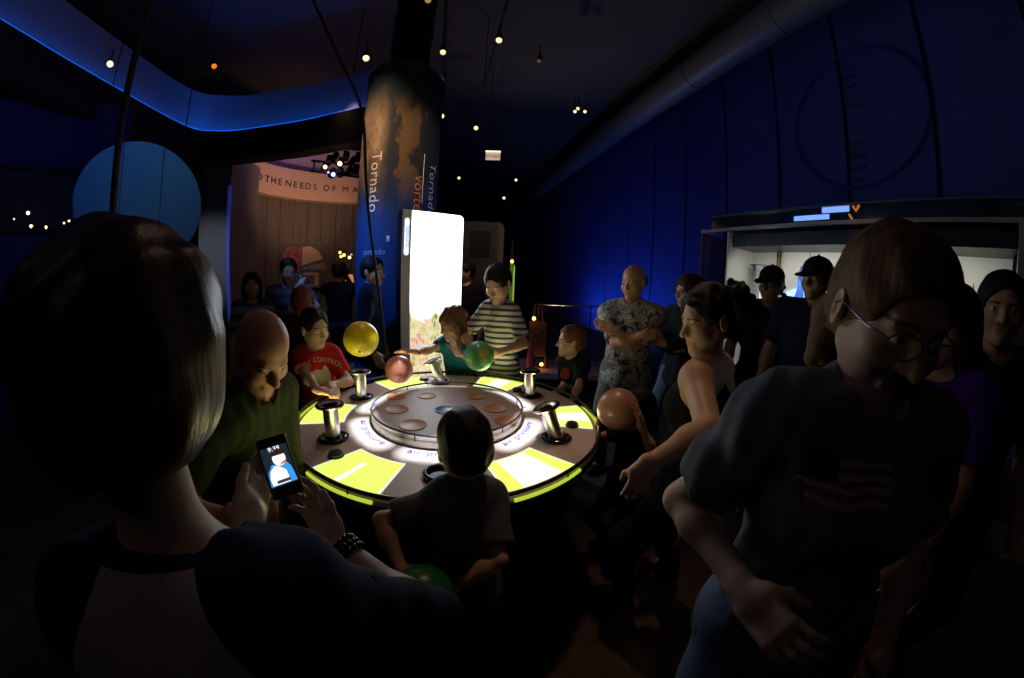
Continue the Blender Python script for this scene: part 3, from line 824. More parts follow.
# painting on the timber wall
ppl = wl[int(np.argmin([abs(math.degrees(math.atan2(p[0], p[1])) + 34.2) for p in wl]))]
pd = math.hypot(ppl[0], ppl[1]) - .16
A_, B_, C_ = ath(283, 244, pd), ath(327, 243, pd), ath(325, 287, pd)
pu = V3(*(B_ - A_)[:2], 0); pw_ = np.linalg.norm(pu); pu = pu / pw_; pn = V3(pu[1], -pu[0], 0); ph = A_[2] - C_[2]
pc = V3(A_[0], A_[1], C_[2])
art = thing('painting', 'square painting with red left half and tan dome on the timber wall', 'painting', pc)
def rectp(mb, x0, y0, x1, y1, lift, dep=.012): mb.prism([(x0 * pw_, y0 * ph), (x1 * pw_, y0 * ph), (x1 * pw_, y1 * ph), (x0 * pw_, y1 * ph)], pu, UP, pn * dep, pc + pn * lift); return mb
rectp(MB(), -.02, -.02, 1.02, 1.02, 0, .03).build('frame', mat('art_frame', (.10, .07, .05), rough=.6), art)
rectp(MB(), 0, 0, 1, 1, .03, .004).build('canvas', ramp_mat('canvas_dark', 'noise', [(.3, (.02, .018, .02)), (.7, (.06, .055, .065))], scale=6), art)
RED = ramp_mat('canvas_red', 'noise', [(.35, (.10, .015, .012)), (.65, (.38, .05, .035))], scale=12)
MB().prism([(.02 * pw_, .45 * ph), (.2 * pw_, .22 * ph), (.36 * pw_, .40 * ph), (.42 * pw_, .62 * ph), (.40 * pw_, .93 * ph), (.1 * pw_, .95 * ph), (.02 * pw_, .8 * ph)], pu, UP, pn * .003, pc + pn * .034).build('red_patch', RED, art)
TAN = mat('canvas_tan', (.42, .27, .17), var=.25, vscale=9)
MB().prism([(.43 * pw_, .5 * ph), (.7 * pw_, .60 * ph), (.92 * pw_, .66 * ph), (.80 * pw_, .85 * ph), (.62 * pw_, .96 * ph), (.44 * pw_, .93 * ph)], pu, UP, pn * .003, pc + pn * .034).build('tan_dome', TAN, art)
MB().prism([(.45 * pw_, .42 * ph), (.98 * pw_, .42 * ph), (.96 * pw_, .58 * ph), (.7 * pw_, .53 * ph), (.47 * pw_, .47 * ph)], pu, UP, pn * .003, pc + pn * .034).build('slate_patch', mat('canvas_slate', (.16, .13, .13)), art)
m_ = MB()
for x0, y0, x1, y1 in ((.47, .28, .82, .34), (.72, .03, .82, .28), (.47, .03, .72, .06)): rectp(m_, x0, y0, x1, y1, .034, .003)
m_.build('tan_square', mat('canvas_ochre', (.36, .2, .1)), art)

# dark window band at the far left with small lamps beyond it, and the wall above
gl = mat('dark_glass', (.004, .004, .012), rough=.55)
g1, g2 = ath(-30, 215, 5.6), ath(82, 222, 5.6)
d_ = nrm((g2 - g1) * V3(1, 1, 0)); n_ = V3(d_[1], -d_[0], 0); Lg = np.linalg.norm((g2 - g1)[:2])
zt, zb = CZ + 5.6 * math.tan(math.radians(13.3)), CZ + 5.6 * math.tan(math.radians(7.2))
base_ = V3(g1[0], g1[1], 0)
wn = MB().prism([(-1, zb), (Lg + .5, zb), (Lg + .5, zt), (-1, zt)], d_, UP, -n_ * .03, base_).build('window_1', gl); wn['kind'] = 'structure'
MB().prism([(-1, zb - .06), (Lg + .5, zb - .06), (Lg + .5, zb), (-1, zb)], d_, UP, n_ * .05, base_).prism([(-1, zt), (Lg + .5, zt), (Lg + .5, zt + .05), (-1, zt + .05)], d_, UP, n_ * .05, base_).build('window_frame', BLACK, wn)
MB().prism([(-1, 0), (Lg + .5, 0), (Lg + .5, zb - .06), (-1, zb - .06)], d_, UP, -n_ * .04, base_).build('wall_left_lower', mat('navy_panel', (.020, .026, .16), rough=.8))['kind'] = 'structure'
MB().prism([(-1, zt + .05), (Lg + .5, zt + .05), (Lg + .5, 3.75), (-1, 3.75)], d_, UP, -n_ * .04, base_).build('wall_left_upper', mat('navy_panel_upper', (.018, .03, .20), rough=.8))['kind'] = 'structure'
WARM = lambda es=6., n='warm_lamp': mat(n + '_%d' % int(es * 10), (.1, .06, .03), emit=(1., .62, .28), es=es)
for i, (x, y, r_) in enumerate([(28, 213, .020), (31, 227, .024), (46, 228, .024), (64, 223, .014), (69, 221, .015), (14, 219, .010)]):
    dr = ray(x, y); t_ = ((base_ - EYE) @ n_ + .03) / (dr @ n_); p = EYE + dr * t_
    lp = thing('window_lamp', 'tiny warm lamp on the dark window band, %s' % ['topmost of the group', 'lower left bright one', 'lower right bright one', 'dim one left of the round screen', 'nearest the round screen', 'faintest and furthest left'][i], 'lamp', p, 'small warm lamps on the window band')
    MB().sphere(p, r_, 12, 8).build('bulb', WARM(5. if i < 3 else 2.), lp, True)
    MB().tube([p - n_ * .03, p - n_ * .002], r_ * 1.15, 10).build('holder', BLACK, lp)

# round screen
sc_c = at(139, 205, 4.5); sr = .645
nn = nrm(EYE - sc_c); nn = nrm(nn * V3(1, 1, .3)); Rsc = zto(nn)
SCR = mat('pale_blue_screen', (.10, .36, .60), rough=.7, var=.05, vscale=2)
scr = thing('round_screen', 'large pale blue round screen hanging at the left, behind the woman with the phone', 'screen', sc_c)
MB().lathe([(.001, .03), (sr * .93, .018), (sr * .985, .008), (sr, -.01), (sr, -.05), (.001, -.05)], sc_c, Rsc, 72).build('disc', SCR, scr, True, 30)
up_s = nrm(UP - (UP @ nn) * nn); rt_s = np.cross(up_s, nn)
for i, xo in enumerate((-.19, .21)):
    hh = math.sqrt(sr * sr - xo * xo) * .97
    MB().tube([sc_c + rt_s * xo + up_s * y_ * hh + nn * .024 for y_ in np.linspace(-1, 1, 9)], .006, 5).build('seam', mat('screen_seam', (.03, .10, .18)), scr)
for xo in (-.4, .4): MB().tube([sc_c + rt_s * xo + up_s * .48 - nn * .04, V3(*(sc_c + rt_s * xo - nn * .04)[:2], 6.28)], .006, 6).build('cable', BLACK, scr)
lamp('screen_light', 'SPOT', sc_c + nn * 1.9 + V3(.2, .5, 2.2), 24, (.25, .55, 1.), sc_c + V3(0, 0, .1), spot_size=math.radians(45), spot_blend=1., shadow_soft_size=.1)
# thin dark pole in front of it
pp = ath(115, 180, 2.6)
po = thing('support_pole', 'thin dark upright pole in front of the round blue screen', 'pole', (pp[0], pp[1], 0))
MB().tube([V3(pp[0], pp[1], .02), V3(pp[0], pp[1], 6.3)], .021, 12).build('shaft', BLACK, po, True)
MB().lathe([(.12, 0), (.12, .012), (.03, .03)], (pp[0], pp[1], 0)).build('foot', BLACK, po, True)

# big printed column
cc = V3(-1.375, 3.80, 0); cr_ = .452; ctop = 3.89
colm = thing('column', 'tall round column printed with a tornado sky and vertical lettering', 'column', cc)
def column_mat():
    m = bpy.data.materials.new('tornado_print'); m.use_nodes = True; nt = m.node_tree; b = nt.nodes['Principled BSDF']
    N = lambda t: nt.nodes.new(t); Lk = nt.links.new
    tc = N('ShaderNodeTexCoord'); sp = N('ShaderNodeSeparateXYZ'); Lk(tc.outputs['Object'], sp.inputs[0])
    n1 = N('ShaderNodeTexNoise'); n1.inputs['Scale'].default_value = 2.6; n1.inputs['Detail'].default_value = 7; n1.inputs['Roughness'].default_value = .6
    mp = N('ShaderNodeMapping'); mp.inputs['Scale'].default_value = (1.4, 1.4, .75); Lk(tc.outputs['Object'], mp.inputs[0]); Lk(mp.outputs[0], n1.inputs['Vector'])
    cr = N('ShaderNodeValToRGB'); e = cr.color_ramp.elements
    for _ in range(3): e.new(.5)
    for q, (p_, c) in zip(e, [(.28, (.045, .042, .040)), (.42, (.12, .095, .07)), (.52, (.24, .175, .12)), (.62, (.40, .30, .21)), (.76, (.52, .42, .32))]): q.position = p_; q.color = (*c, 1)
    Lk(n1.outputs['Fac'], cr.inputs[0])
    # dark funnel band and brown stripe, by height and side
    def mixc(a, bb, f):
        x = N('ShaderNodeMix'); x.data_type = 'RGBA'; Lk(f, x.inputs['Factor'])
        if isinstance(a, tuple): x.inputs['A'].default_value = (*a, 1)
        else: Lk(a, x.inputs['A'])
        if isinstance(bb, tuple): x.inputs['B'].default_value = (*bb, 1)
        else: Lk(bb, x.inputs['B'])
        return x.outputs['Result']
    def rampf(sock, pts):
        r = N('ShaderNodeMapRange'); r.interpolation_type = 'SMOOTHSTEP'; Lk(sock, r.inputs[0]); r.inputs[1].default_value, r.inputs[2].default_value = pts; return r.outputs[0]
    def add(sock, v, mul=1.):
        a = N('ShaderNodeMath'); a.operation = 'MULTIPLY_ADD'; Lk(sock, a.inputs[0]); a.inputs[1].default_value = mul; a.inputs[2].default_value = v; return a.outputs[0]
    def mult(s1, s2):
        a = N('ShaderNodeMath'); a.operation = 'MULTIPLY'; Lk(s1, a.inputs[0]); Lk(s2, a.inputs[1]); return a.outputs[0]
    def sum2(s1, s2):
        a = N('ShaderNodeMath'); a.operation = 'ADD'; Lk(s1, a.inputs[0]); Lk(s2, a.inputs[1]); return a.outputs[0]
    x = sp.outputs[0]; z = sp.outputs[2]
    wob = add(n1.outputs['Fac'], -.5, .9)
    xs = sum2(x, mult(wob, rampf(z, (0., 4.)))); 
    xo = sum2(xs, add(z, -.36, .10))     # the funnel leans
    funnel = mult(rampf(xo, (.0, .06)), rampf(add(xo, 0, -1), (-.26, -.19)))
    c = mixc(cr.outputs[0], (.030, .034, .040), rampf(x, (-.10, .06)))
    c = mixc(c, (.17, .10, .045), funnel)
    c = mixc(c, (.010, .026, .036), rampf(sum2(z, mult(wob, rampf(z, (0., 1.)))), (3.15, 3.6)))
    c = mixc((.012, .05, .22), c, rampf(sum2(z, wob), (2.05, 2.75)))
    Lk(c, b.inputs['Base Color']); b.inputs['Roughness'].default_value = .75; b.inputs['Specular IOR Level'].default_value = .2
    return m
MB().lathe([(cr_, 0), (cr_, ctop)], cc, seg=96).build('printed_wrap', column_mat(), colm, True)
MB().ring(cc + V3(0, 0, ctop), cr_ + .002, .012, 96, 8).build('top_rim', CHROME, colm, True)
MB().lathe([(.25, 3.8), (.25, 6.3)], cc, seg=48).build('core', BLACK, colm, True)
def wrap_text(txt, size, az_px, ztop, m, name, space=1., flip=False):
    """lettering read from top to bottom round the column"""
    v, f = text_mesh(txt, size, 0, 'LEFT', space); v, f = subdiv_flat(v, f, .03)
    r = ray(az_px, 200); dirv = nrm(V3(r[0], r[1], 0)); bq = dirv @ cc[:2].tolist() if False else dirv[0] * cc[0] + dirv[1] * cc[1]
    disc = bq * bq - (cc[0] ** 2 + cc[1] ** 2 - cr_ ** 2); p = dirv * (bq - math.sqrt(max(disc, 0))); a0 = math.atan2(p[1] - cc[1], p[0] - cc[0])
    P = []
    for x in v:
        a = a0 + x[1] / cr_; P.append(cc + V3((cr_ + .003) * math.cos(a), (cr_ + .003) * math.sin(a), ztop - x[0]))
    mesh_obj(name, P, f, m, colm)
WHT = mat('white_print', (.92, .86, .84), rough=.5)
zt_ = lambda px_, py_: ath(px_, py_, 3.66)[2]
wrap_text('Tornado', .175, 373.5, zt_(373, 151), WHT, 'lettering', 1.06)
wrap_text('Tornado', .165, 431, zt_(432, 160), mat('pale_print', (.75, .75, .85), rough=.5), 'lettering', 1.06)
wrap_text('vortex', .165, 418, zt_(418, 176), mat('orange_print', (.95, .30, .04), rough=.5), 'lettering', 1.06)
MB().tube([cc + V3((cr_ + .002) * math.cos(math.radians(-36)), (cr_ + .002) * math.sin(math.radians(-36)), z) for z in (2.3, 2.85)], .0035, 5).build('rule_line', WHT, colm)
wrap_h = lambda txt, size, px_, z, m, nm: None
def flat_text(txt, size, o, u, wv, m, name, parent, ext=.0, align='CENTER'):
    v, f = text_mesh(txt, size, ext, align); n = np.cross(u, wv)
    return mesh_obj(name, [np.asarray(o) + np.asarray(u) * x[0] + np.asarray(wv) * x[1] + n * x[2] for x in v], f, m, parent)
def col_label(txt, size, px_, py_, m):
    r = ray(px_, py_); dirv = nrm(V3(r[0], r[1], 0)); bq = dirv[0] * cc[0] + dirv[1] * cc[1]
    p = dirv * (bq - math.sqrt(max(bq * bq - (cc[0] ** 2 + cc[1] ** 2 - cr_ ** 2), 0))); a0 = math.atan2(p[1] - cc[1], p[0] - cc[0]); z = ath(px_, py_, math.hypot(p[0], p[1]))[2]
    v, f = text_mesh(txt, size); v, f = subdiv_flat(v, f, .04)
    mesh_obj('lettering', [cc + V3((cr_ + .003) * math.cos(a0 + x[0] / cr_), (cr_ + .003) * math.sin(a0 + x[0] / cr_), z + x[1]) for x in v], f, m, colm)
PB = mat('faint_print', (.30, .42, .85), rough=.5)
col_label('tornado', .085, 373, 252, PB)
wh = thing('wall_switch', 'small white switch plate high on the blue part of the printed column', 'switch', cc + V3(.0, -.46, 1.9))
pz = at(387, 238, 3.56); dz = nrm((pz - cc) * V3(1, 1, 0)); pz = cc * V3(1, 1, 0) + dz * (cr_ + .004) + V3(0, 0, pz[2])
wh.location = Vector(pz)
MB().box(pz, (.035, .01, .06), zto(UP) if False else np.stack([V3(-dz[1], dz[0], 0), dz, UP], 1), .002).build('plate', mat('white_plastic', (.55, .6, .7), rough=.4), wh)
MB().box(pz + dz * .006, (.012, .008, .024), np.stack([V3(-dz[1], dz[0], 0), dz, UP], 1), .002).build('rocker', mat('white_plastic'), wh)
lamp('column_warm', 'SPOT', (-2.1, 1.9, 4.4), 230, (1., .62, .34), cc + V3(-.15, -.3, 2.85), spot_size=math.radians(44), spot_blend=1., shadow_soft_size=.05)
lamp('column_blue', 'SPOT', (-2.2, 2.3, 3.0), 125, (.13, .38, 1.), cc + V3(-.1, -.4, 1.35), spot_size=math.radians(55), spot_blend=1., shadow_soft_size=.1)

# slanting cable
cb = thing('slanting_cable', 'black cable slanting down in front of the printed column', 'cable', at(388, 376, 2.95) * V3(1, 1, 0))
cpts = [at(*q) for q in [(313, 0, 3.6), (340, 60, 3.3), (362, 112, 3.15), (366, 180, 3.05), (370, 226, 3.0), (380, 300, 2.95), (388, 375, 2.95)]]
cpts = smooth_line(cpts, 5); last = cpts[-1]; cpts += [last + (cpts[-1] - cpts[-5]) * q for q in (.4, .9)]
lp_ = cpts[-1]; cpts.append(V3(lp_[0] + .1, lp_[1], .02))
MB().tube(cpts, [.013] * len(cpts), 8).build('sheath', BLACK, cb, True)
MB().lathe([(.06, 0), (.06, .03), (.02, .05)], V3(lp_[0] + .1, lp_[1], 0)).build('floor_anchor', DARKM, cb, True)

# lit sign slab
sl, srr = V3(-1.065, 3.09, 0), V3(-.535, 3.44, 0)
su = nrm(srr - sl); sw = np.linalg.norm(srr - sl); sn = V3(su[1], -su[0], 0); sh_ = 2.155
slab = thing('light_box', 'tall glowing white light box sign with a straw picture at its foot', 'sign', (sl + srr) / 2)
def rounded(x0, z0, x1, z1, r, corners):
    out = []
    for (cx, cz2, a0, on) in ((x1 - r, z0 + r, -90, corners[0]), (x1 - r, z1 - r, 0, corners[1]), (x0 + r, z1 - r, 90, corners[2]), (x0 + r, z0 + r, 180, corners[3])):
        if on: out += [(cx + r * math.cos(math.radians(a0 + t)), cz2 + r * math.sin(math.radians(a0 + t))) for t in range(0, 91, 15)]
        else: out.append((cx + r * (1 if a0 in (-90, 0) else -1), cz2 + r * (-1 if a0 in (-90, 180) else 1)))
    return out
MB().prism(rounded(0, 0, sw, sh_, .05, (0, 1, 0, 0)), su, UP, -sn * .16, sl).build('case', BLACK, slab)
MB().prism([(0.004, .01), (.092, .01), (.092, sh_ - .004), (.004, sh_ - .004)], su, UP, sn * .008, sl).build('side_strip', mat('grey_strip', (.85, .82, .80), rough=.4), slab)
def screen_mat():
    m = bpy.data.materials.new('light_box_print'); m.use_nodes = True; nt = m.node_tree; b = nt.nodes['Principled BSDF']; N = nt.nodes.new; Lk = nt.links.new
    tc = N('ShaderNodeTexCoord'); sp = N('ShaderNodeSeparateXYZ'); Lk(tc.outputs['Object'], sp.inputs[0])
    cols = []
    n1 = N('ShaderNodeTexNoise'); n1.inputs['Scale'].default_value = 7; n1.inputs['Detail'].default_value = 2; Lk(tc.outputs['Object'], n1.inputs['Vector'])
    cr = N('ShaderNodeValToRGB'); e = cr.color_ramp.elements
    for _ in range(4): e.new(.5)
    for q, (p_, c) in zip(e, [(.3, (.10, .16, .10)), (.42, (.75, .62, .18)), (.5, (1.2, .95, .5)), (.56, (1.1, .32, .14)), (.64, (.95, .75, .7)), (.75, (.6, .55, .85))]): q.position = p_; q.color = (*[min(x, 1) for x in c], 1)
    Lk(n1.outputs['Fac'], cr.inputs[0])
    w1 = N('ShaderNodeTexVoronoi'); w1.feature = 'DISTANCE_TO_EDGE'; w1.inputs['Scale'].default_value = 16
    mp = N('ShaderNodeMapping'); mp.inputs['Scale'].default_value = (1.6, 1.6, .5); mp.inputs['Rotation'].default_value = (.4, .5, 0); Lk(tc.outputs['Object'], mp.inputs[0]); Lk(mp.outputs[0], w1.inputs['Vector'])
    c2 = N('ShaderNodeMapRange'); Lk(w1.outputs['Distance'], c2.inputs[0]); c2.inputs[1].default_value = .03; c2.inputs[2].default_value = .14; c2.inputs[3].default_value = 1; c2.inputs[4].default_value = .0
    mx = N('ShaderNodeMix'); mx.data_type = 'RGBA'; Lk(c2.outputs[0], mx.inputs['Factor']); Lk(cr.outputs[0], mx.inputs['A']); mx.inputs['B'].default_value = (1, .9, .62, 1)
    ad = N('ShaderNodeMath'); ad.operation = 'MULTIPLY_ADD'; Lk(n1.outputs['Fac'], ad.inputs[0]); ad.inputs[1].default_value = .5; Lk(sp.outputs[2], ad.inputs[2])
    fz = N('ShaderNodeMapRange'); fz.interpolation_type = 'SMOOTHSTEP'; Lk(ad.outputs[0], fz.inputs[0]); fz.inputs[1].default_value = 1.33; fz.inputs[2].default_value = 1.58
    m2 = N('ShaderNodeMix'); m2.data_type = 'RGBA'; Lk(fz.outputs[0], m2.inputs['Factor']); Lk(mx.outputs['Result'], m2.inputs['A']); m2.inputs['B'].default_value = (.86, .95, 1, 1)
    st = N('ShaderNodeMapRange'); Lk(fz.outputs[0], st.inputs[0]); st.inputs[3].default_value = .85; st.inputs[4].default_value = 3.4
    Lk(m2.outputs['Result'], b.inputs['Emission Color']); Lk(st.outputs[0], b.inputs['Emission Strength'])
    b.inputs['Base Color'].default_value = (.1, .1, .1, 1)
    return m
MB().prism(rounded(.094, .25, sw - .006, sh_ - .006, .045, (0, 1, 0, 0)), su, UP, sn * .006, sl).build('lit_screen', screen_mat(), slab)
gm = mat('backlit_label', (.4, .4, .45), emit=(.75, .85, 1.), es=1.3)
MB().prism(rounded(.026, 1.72, .070, 2.07, .02, (1, 1, 1, 1)), su, UP, sn * .003, sl + sn * .008).build('label', gm, slab)
flat_text('tornado', .062, sl + su * .049 + UP * 1.895 + sn * .0125, UP, -su, mat('blue_ink', (.1, .25, .9), emit=(.12, .3, .95), es=.6), 'lettering', slab)
lamp('light_box_glow', 'AREA', (sl + srr) / 2 + sn * .03 + UP * 1.65, 7, (.82, .93, 1.), (sl + srr) / 2 + sn * 3 + UP * 1.5, shape='RECTANGLE', size=.42, size_y=.9)

# second display slab behind, with a dark picture
s2l = ath(461, 260, 4.7) * V3(1, 1, 0); s2r = ath(503, 260, 4.7) * V3(1, 1, 0)
u2 = nrm(s2r - s2l); w2 = np.linalg.norm(s2r - s2l); n2 = V3(u2[1], -u2[0], 0)
dp = thing('display_board', 'grey brown display panel with a dark picture, behind the boy in stripes', 'panel', (s2l + s2r) / 2)
MB().prism(rounded(0, 0, w2, 2.32, .09, (0, 1, 1, 0)), u2, UP, -n2 * .12, s2l).build('board', mat('taupe_board', (.11, .085, .08), rough=.7), dp)
MB().prism([(.20 * w2, 1.83), (.68 * w2, 1.83), (.68 * w2, 2.19), (.20 * w2, 2.19)], u2, UP, n2 * .012, s2l).build('picture', mat('dark_picture', (.010, .011, .018), rough=.4), dp)
lamp('panel_light', 'SPOT', s2l + V3(.5, -1.3, 3.4), 16, (1., .75, .6), s2l + V3(.4, 0, 1.6), spot_size=math.radians(60), spot_blend=1.)

# glass balustrade far behind
r0, r1 = ath(534, 304, 7.6), ath(668, 310, 5.8)
ru = nrm((r1 - r0) * V3(1, 1, 0)); rl = np.linalg.norm((r1 - r0)[:2])
bal = thing('glass_railing', 'glass railing with a thin metal top rail in front of the blue wall', 'railing', (r0 + r1) / 2 * V3(1, 1, 0))
MB().tube([r0, r1], .018, 8).build('top_rail', mat('rail_steel', (.30, .30, .32), rough=.35, metal=.8), bal, True)
for t in np.linspace(0, 1, 5): p = r0 + (r1 - r0) * t; MB().tube([p * V3(1, 1, 0), p], .014, 8).build('post', DARKM, bal, True)
MB().prism([(0, .08), (rl, .08), (rl, r0[2] - .03), (0, r0[2] - .03)], ru, UP, V3(ru[1], -ru[0], 0) * .01, r0 * V3(1, 1, 0)).build('glass_sheet', mat('clear_glass', (.05, .06, .08), rough=.5, alpha=.18), bal)
# low bench between
bn = thing('bench', 'long low bench with a mauve top behind the table', 'bench', (.55, 4.25, 0))
MB().box((.55, 4.25, .41), (1.9, .75, .08), None, .01).build('seat', mat('mauve_top', (.30, .20, .25), rough=.6), bn)
MB().box((.55, 4.28, .185), (1.75, .6, .37)).build('plinth', BLACK, bn)
# wooden easel with two small lamps on the bench
ez = at(538, 352, 4.05); ez = V3(ez[0], 4.2, .45)
es_ = thing('lamp_easel', 'small wooden easel with two orange lamps standing on the bench', 'easel', ez)
WOOD = mat('dark_wood', (.09, .045, .022), rough=.6, var=.3, vscale=20)
for dx in (-.12, .12): MB().tube([ez + V3(dx, -.08, .0), ez + V3(dx * .35, .02, .78)], .016, 8).build('leg', WOOD, es_, True)
MB().tube([ez + V3(0, .2, 0), ez + V3(0, .02, .76)], .016, 8).build('rear_leg', WOOD, es_, True)
MB().box(ez + V3(0, -.045, .36), (.22, .02, .44), Rx(-.13), .004).build('board', WOOD, es_)
OR = mat('orange_lamp', (.2, .08, .02), emit=(1., .36, .06), es=9.)
for q in (V3(.06, -.14, .06), V3(-.06, -.1, .62)):
    l_ = MB().sphere(ez + q, .022, 14, 10).build('lamp_bulb', OR, es_, True)
    MB().tube([ez + q + V3(0, .03, 0), ez + q + V3(0, .06, -.01)], .014, 8).build('socket', DARKM, l_)
lamp('easel_glow', 'POINT', ez + V3(.06, -.2, .12), .16, (1., .4, .1), shadow_soft_size=.02)
lamp('easel_glow_upper', 'POINT', ez + V3(-.06, -.17, .62), .06, (1., .45, .12), shadow_soft_size=.02)
# green post with an amber lamp on top
gp = ath(511.5, 290, 5.2) * V3(1, 1, 0)
gpo = thing('green_post', 'slim green glowing post with an amber lamp on top', 'post', gp)
MB().box(gp + V3(0, 0, .92), (.075, .05, 1.72), None, .006).build('acrylic_bar', mat('green_acrylic', (.10, .30, .02), emit=(.16, .42, .02), es=.2), gpo)
MB().box(gp + V3(.03, -.03, 1.0), (.018, .01, 1.5)).build('bright_edge', mat('green_edge', (.4, .5, .1), emit=(.6, .8, .2), es=.5), gpo)
MB().lathe([(.12, 0), (.12, .03), (.04, .06)], gp).build('foot', BLACK, gpo, True)
MB().sphere(gp + V3(-.01, 0, 1.82), .025, 14, 10).build('lamp_bulb', OR, gpo, True)
MB().lathe([(.035, 0), (.02, .10), (.006, .3)], gp + V3(-.01, 0, 1.85)).build('spike', mat('rust', (.20, .06, .02), rough=.5), gpo, True)

# ------------------------------------------------------------------ display case along the right wall
c0, c1 = V3(2.2, 3.73, 0), V3(3.30, 1.03, 0)
cu_ = nrm(c1 - c0); cl_ = np.linalg.norm(c1 - c0); cn = V3(-cu_[1], cu_[0], 0)
if cn @ (-c0) < 0: cn = -cn          # towards the visitors
def cp_(t, off, z): return c0 + cu_ * t + cn * off + UP * z
case = thing('display_case', 'long glass display case with a white lit back wall along the right side', 'display case', cp_(cl_ / 2, -.35, 0))
CW = mat('case_white', (.75, .72, .66), rough=.7); FR_ = mat('case_frame', (.30, .31, .32), rough=.35, metal=.5)
zb_, zt2, dpt = .72, 2.22, .62
t0_ = .34
def cbox(mb, t0, t1, o0, o1, z0, z1): return mb.prism([(t0, z0), (t1, z0), (t1, z1), (t0, z1)], cu_, UP, cn * (o1 - o0), c0 + cn * o0)
cbox(MB(), t0_, cl_, -dpt, -dpt + .03, zb_, zt2 - .02).build('back_panel', CW, case)
cbox(MB(), t0_, cl_, -dpt + .03, -.02, zb_ - .03, zb_).build('case_floor', CW, case)
cbox(MB(), t0_ - .02, t0_, -dpt, -.02, zb_, zt2).build('end_panel', CW, case)
cbox(MB(), -.02, cl_ + .1, -dpt, 0, 0, zb_ - .04).build('plinth', mat('case_plinth', (.10, .09, .08), rough=.6), case)
cbox(MB(), -.02, cl_ + .1, -.03, .03, zb_ - .05, zb_).build('sill', mat('case_sill', (.5, .46, .36), rough=.5), case)
cbox(MB(), -.02, cl_ + .1, -.02, .02, zt2, zt2 + .035).build('top_rail', FR_, case)
cbox(MB(), t0_, cl_, -dpt, -.10, zt2 - .16, zt2 - .03).build('light_shelf', mat('case_soffit', (.02, .035, .05), rough=.4), case)
cbox(MB(), cl_ - .01, cl_ + .09, -.06, .02, zb_, zt2).build('end_post', FR_, case)
cbox(MB(), -.03, .0, -.03, .0, zb_, zt2).build('corner_post', mat('case_edge', (.05, .07, .12), rough=.3, metal=.4), case)
for t in (1.05, 2.1): cbox(MB(), t, t + .006, -dpt + .03, -dpt + .034, zb_, zt2 - .1).build('back_seam', mat('case_seam', (.12, .12, .12)), case)
GLS = bpy.data.materials.new('case_glass'); GLS.use_nodes = True
_nt = GLS.node_tree; _nt.nodes.remove(_nt.nodes['Principled BSDF']); _tr = _nt.nodes.new('ShaderNodeBsdfTransparent'); _gl = _nt.nodes.new('ShaderNodeBsdfGlossy'); _gl.inputs['Roughness'].default_value = .03
_fr = _nt.nodes.new('ShaderNodeFresnel'); _fr.inputs['IOR'].default_value = 1.45; _mx = _nt.nodes.new('ShaderNodeMixShader'); _tr.inputs['Color'].default_value = (.93, .96, .97, 1)
_nt.links.new(_fr.outputs[0], _mx.inputs[0]); _nt.links.new(_tr.outputs[0], _mx.inputs[1]); _nt.links.new(_gl.outputs[0], _mx.inputs[2]); _nt.links.new(_mx.outputs[0], _nt.nodes['Material Output'].inputs[0])
for i, (ta, tb) in enumerate(((0, 1.0), (1.005, 1.98), (1.985, cl_))): cbox(MB(), ta, tb, -.012, 0., zb_, zt2).build('glass_pane', GLS, case)
cbox(MB(), -.01, .0, -.5, 0., zb_, zt2).build('glass_side', mat('tinted_glass', (.05, .09, .2), rough=.05, alpha=.55), case)
# fascia over the case
fa = case
cbox(MB(), .1, cl_ + 1.6, -.05, -.02, zt2 + .04, 2.385).build('fascia_glass', mat('fascia_glass', (.008, .018, .035), rough=.12), fa)
cbox(MB(), .1, cl_ + 1.6, -dpt, 0.02, 2.385, 2.405).build('cap', mat('fascia_edge', (.04, .07, .14), rough=.4), fa)
cbox(MB(), .1, cl_ + 1.6, -dpt - .3, -dpt, .0, 2.385).build('rear_board', NAVY, fa)
BL = mat('blue_white_reflection', (.1, .15, .3), emit=(.22, .42, 1.), es=1.0)  # light box reflections in the fascia glass, painted as emissive patches
def on_case(px_, py_, off=0.):
    dr = ray(px_, py_); t = ((c0 + cn * off - EYE) @ cn) / (dr @ cn); return EYE + dr * t
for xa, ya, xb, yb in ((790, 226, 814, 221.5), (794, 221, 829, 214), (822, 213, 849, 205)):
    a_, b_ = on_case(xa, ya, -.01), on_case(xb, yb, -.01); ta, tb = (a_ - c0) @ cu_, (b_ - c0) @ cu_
    cbox(MB(), ta, tb, -.02, -.008, a_[2], b_[2]).build('reflection_patch', BL, fa)
ORN = mat('orange_squiggle', (.3, .08, .02), emit=(.8, .22, .05), es=.5)  # orange reflection in the glass, painted as glowing tubes
MB().tube([on_case(*q, -.005) for q in ((853, 206), (856, 211), (859, 205))], .012, 6).build('orange_reflection', ORN, fa, True)
MB().tube([on_case(*q, -.005) for q in ((849, 214), (852, 219), (851, 223))], .010, 6).build('orange_reflection', ORN, fa, True)
# lights in the case
for t in (.95, 1.6, 2.4): lamp('case_light', 'AREA', cp_(t, -.12, zt2 - .2), 3.0, (1., .95, .84), cp_(t, -.55, zb_ + .3), shape='RECTANGLE', size=.7, size_y=.06)
lamp('case_blue', 'SPOT', cp_(1.0, -.1, 2.0), 26, (.35, .6, 1.), cp_(.92, -.6, 1.45), spot_size=math.radians(30), spot_blend=.3)
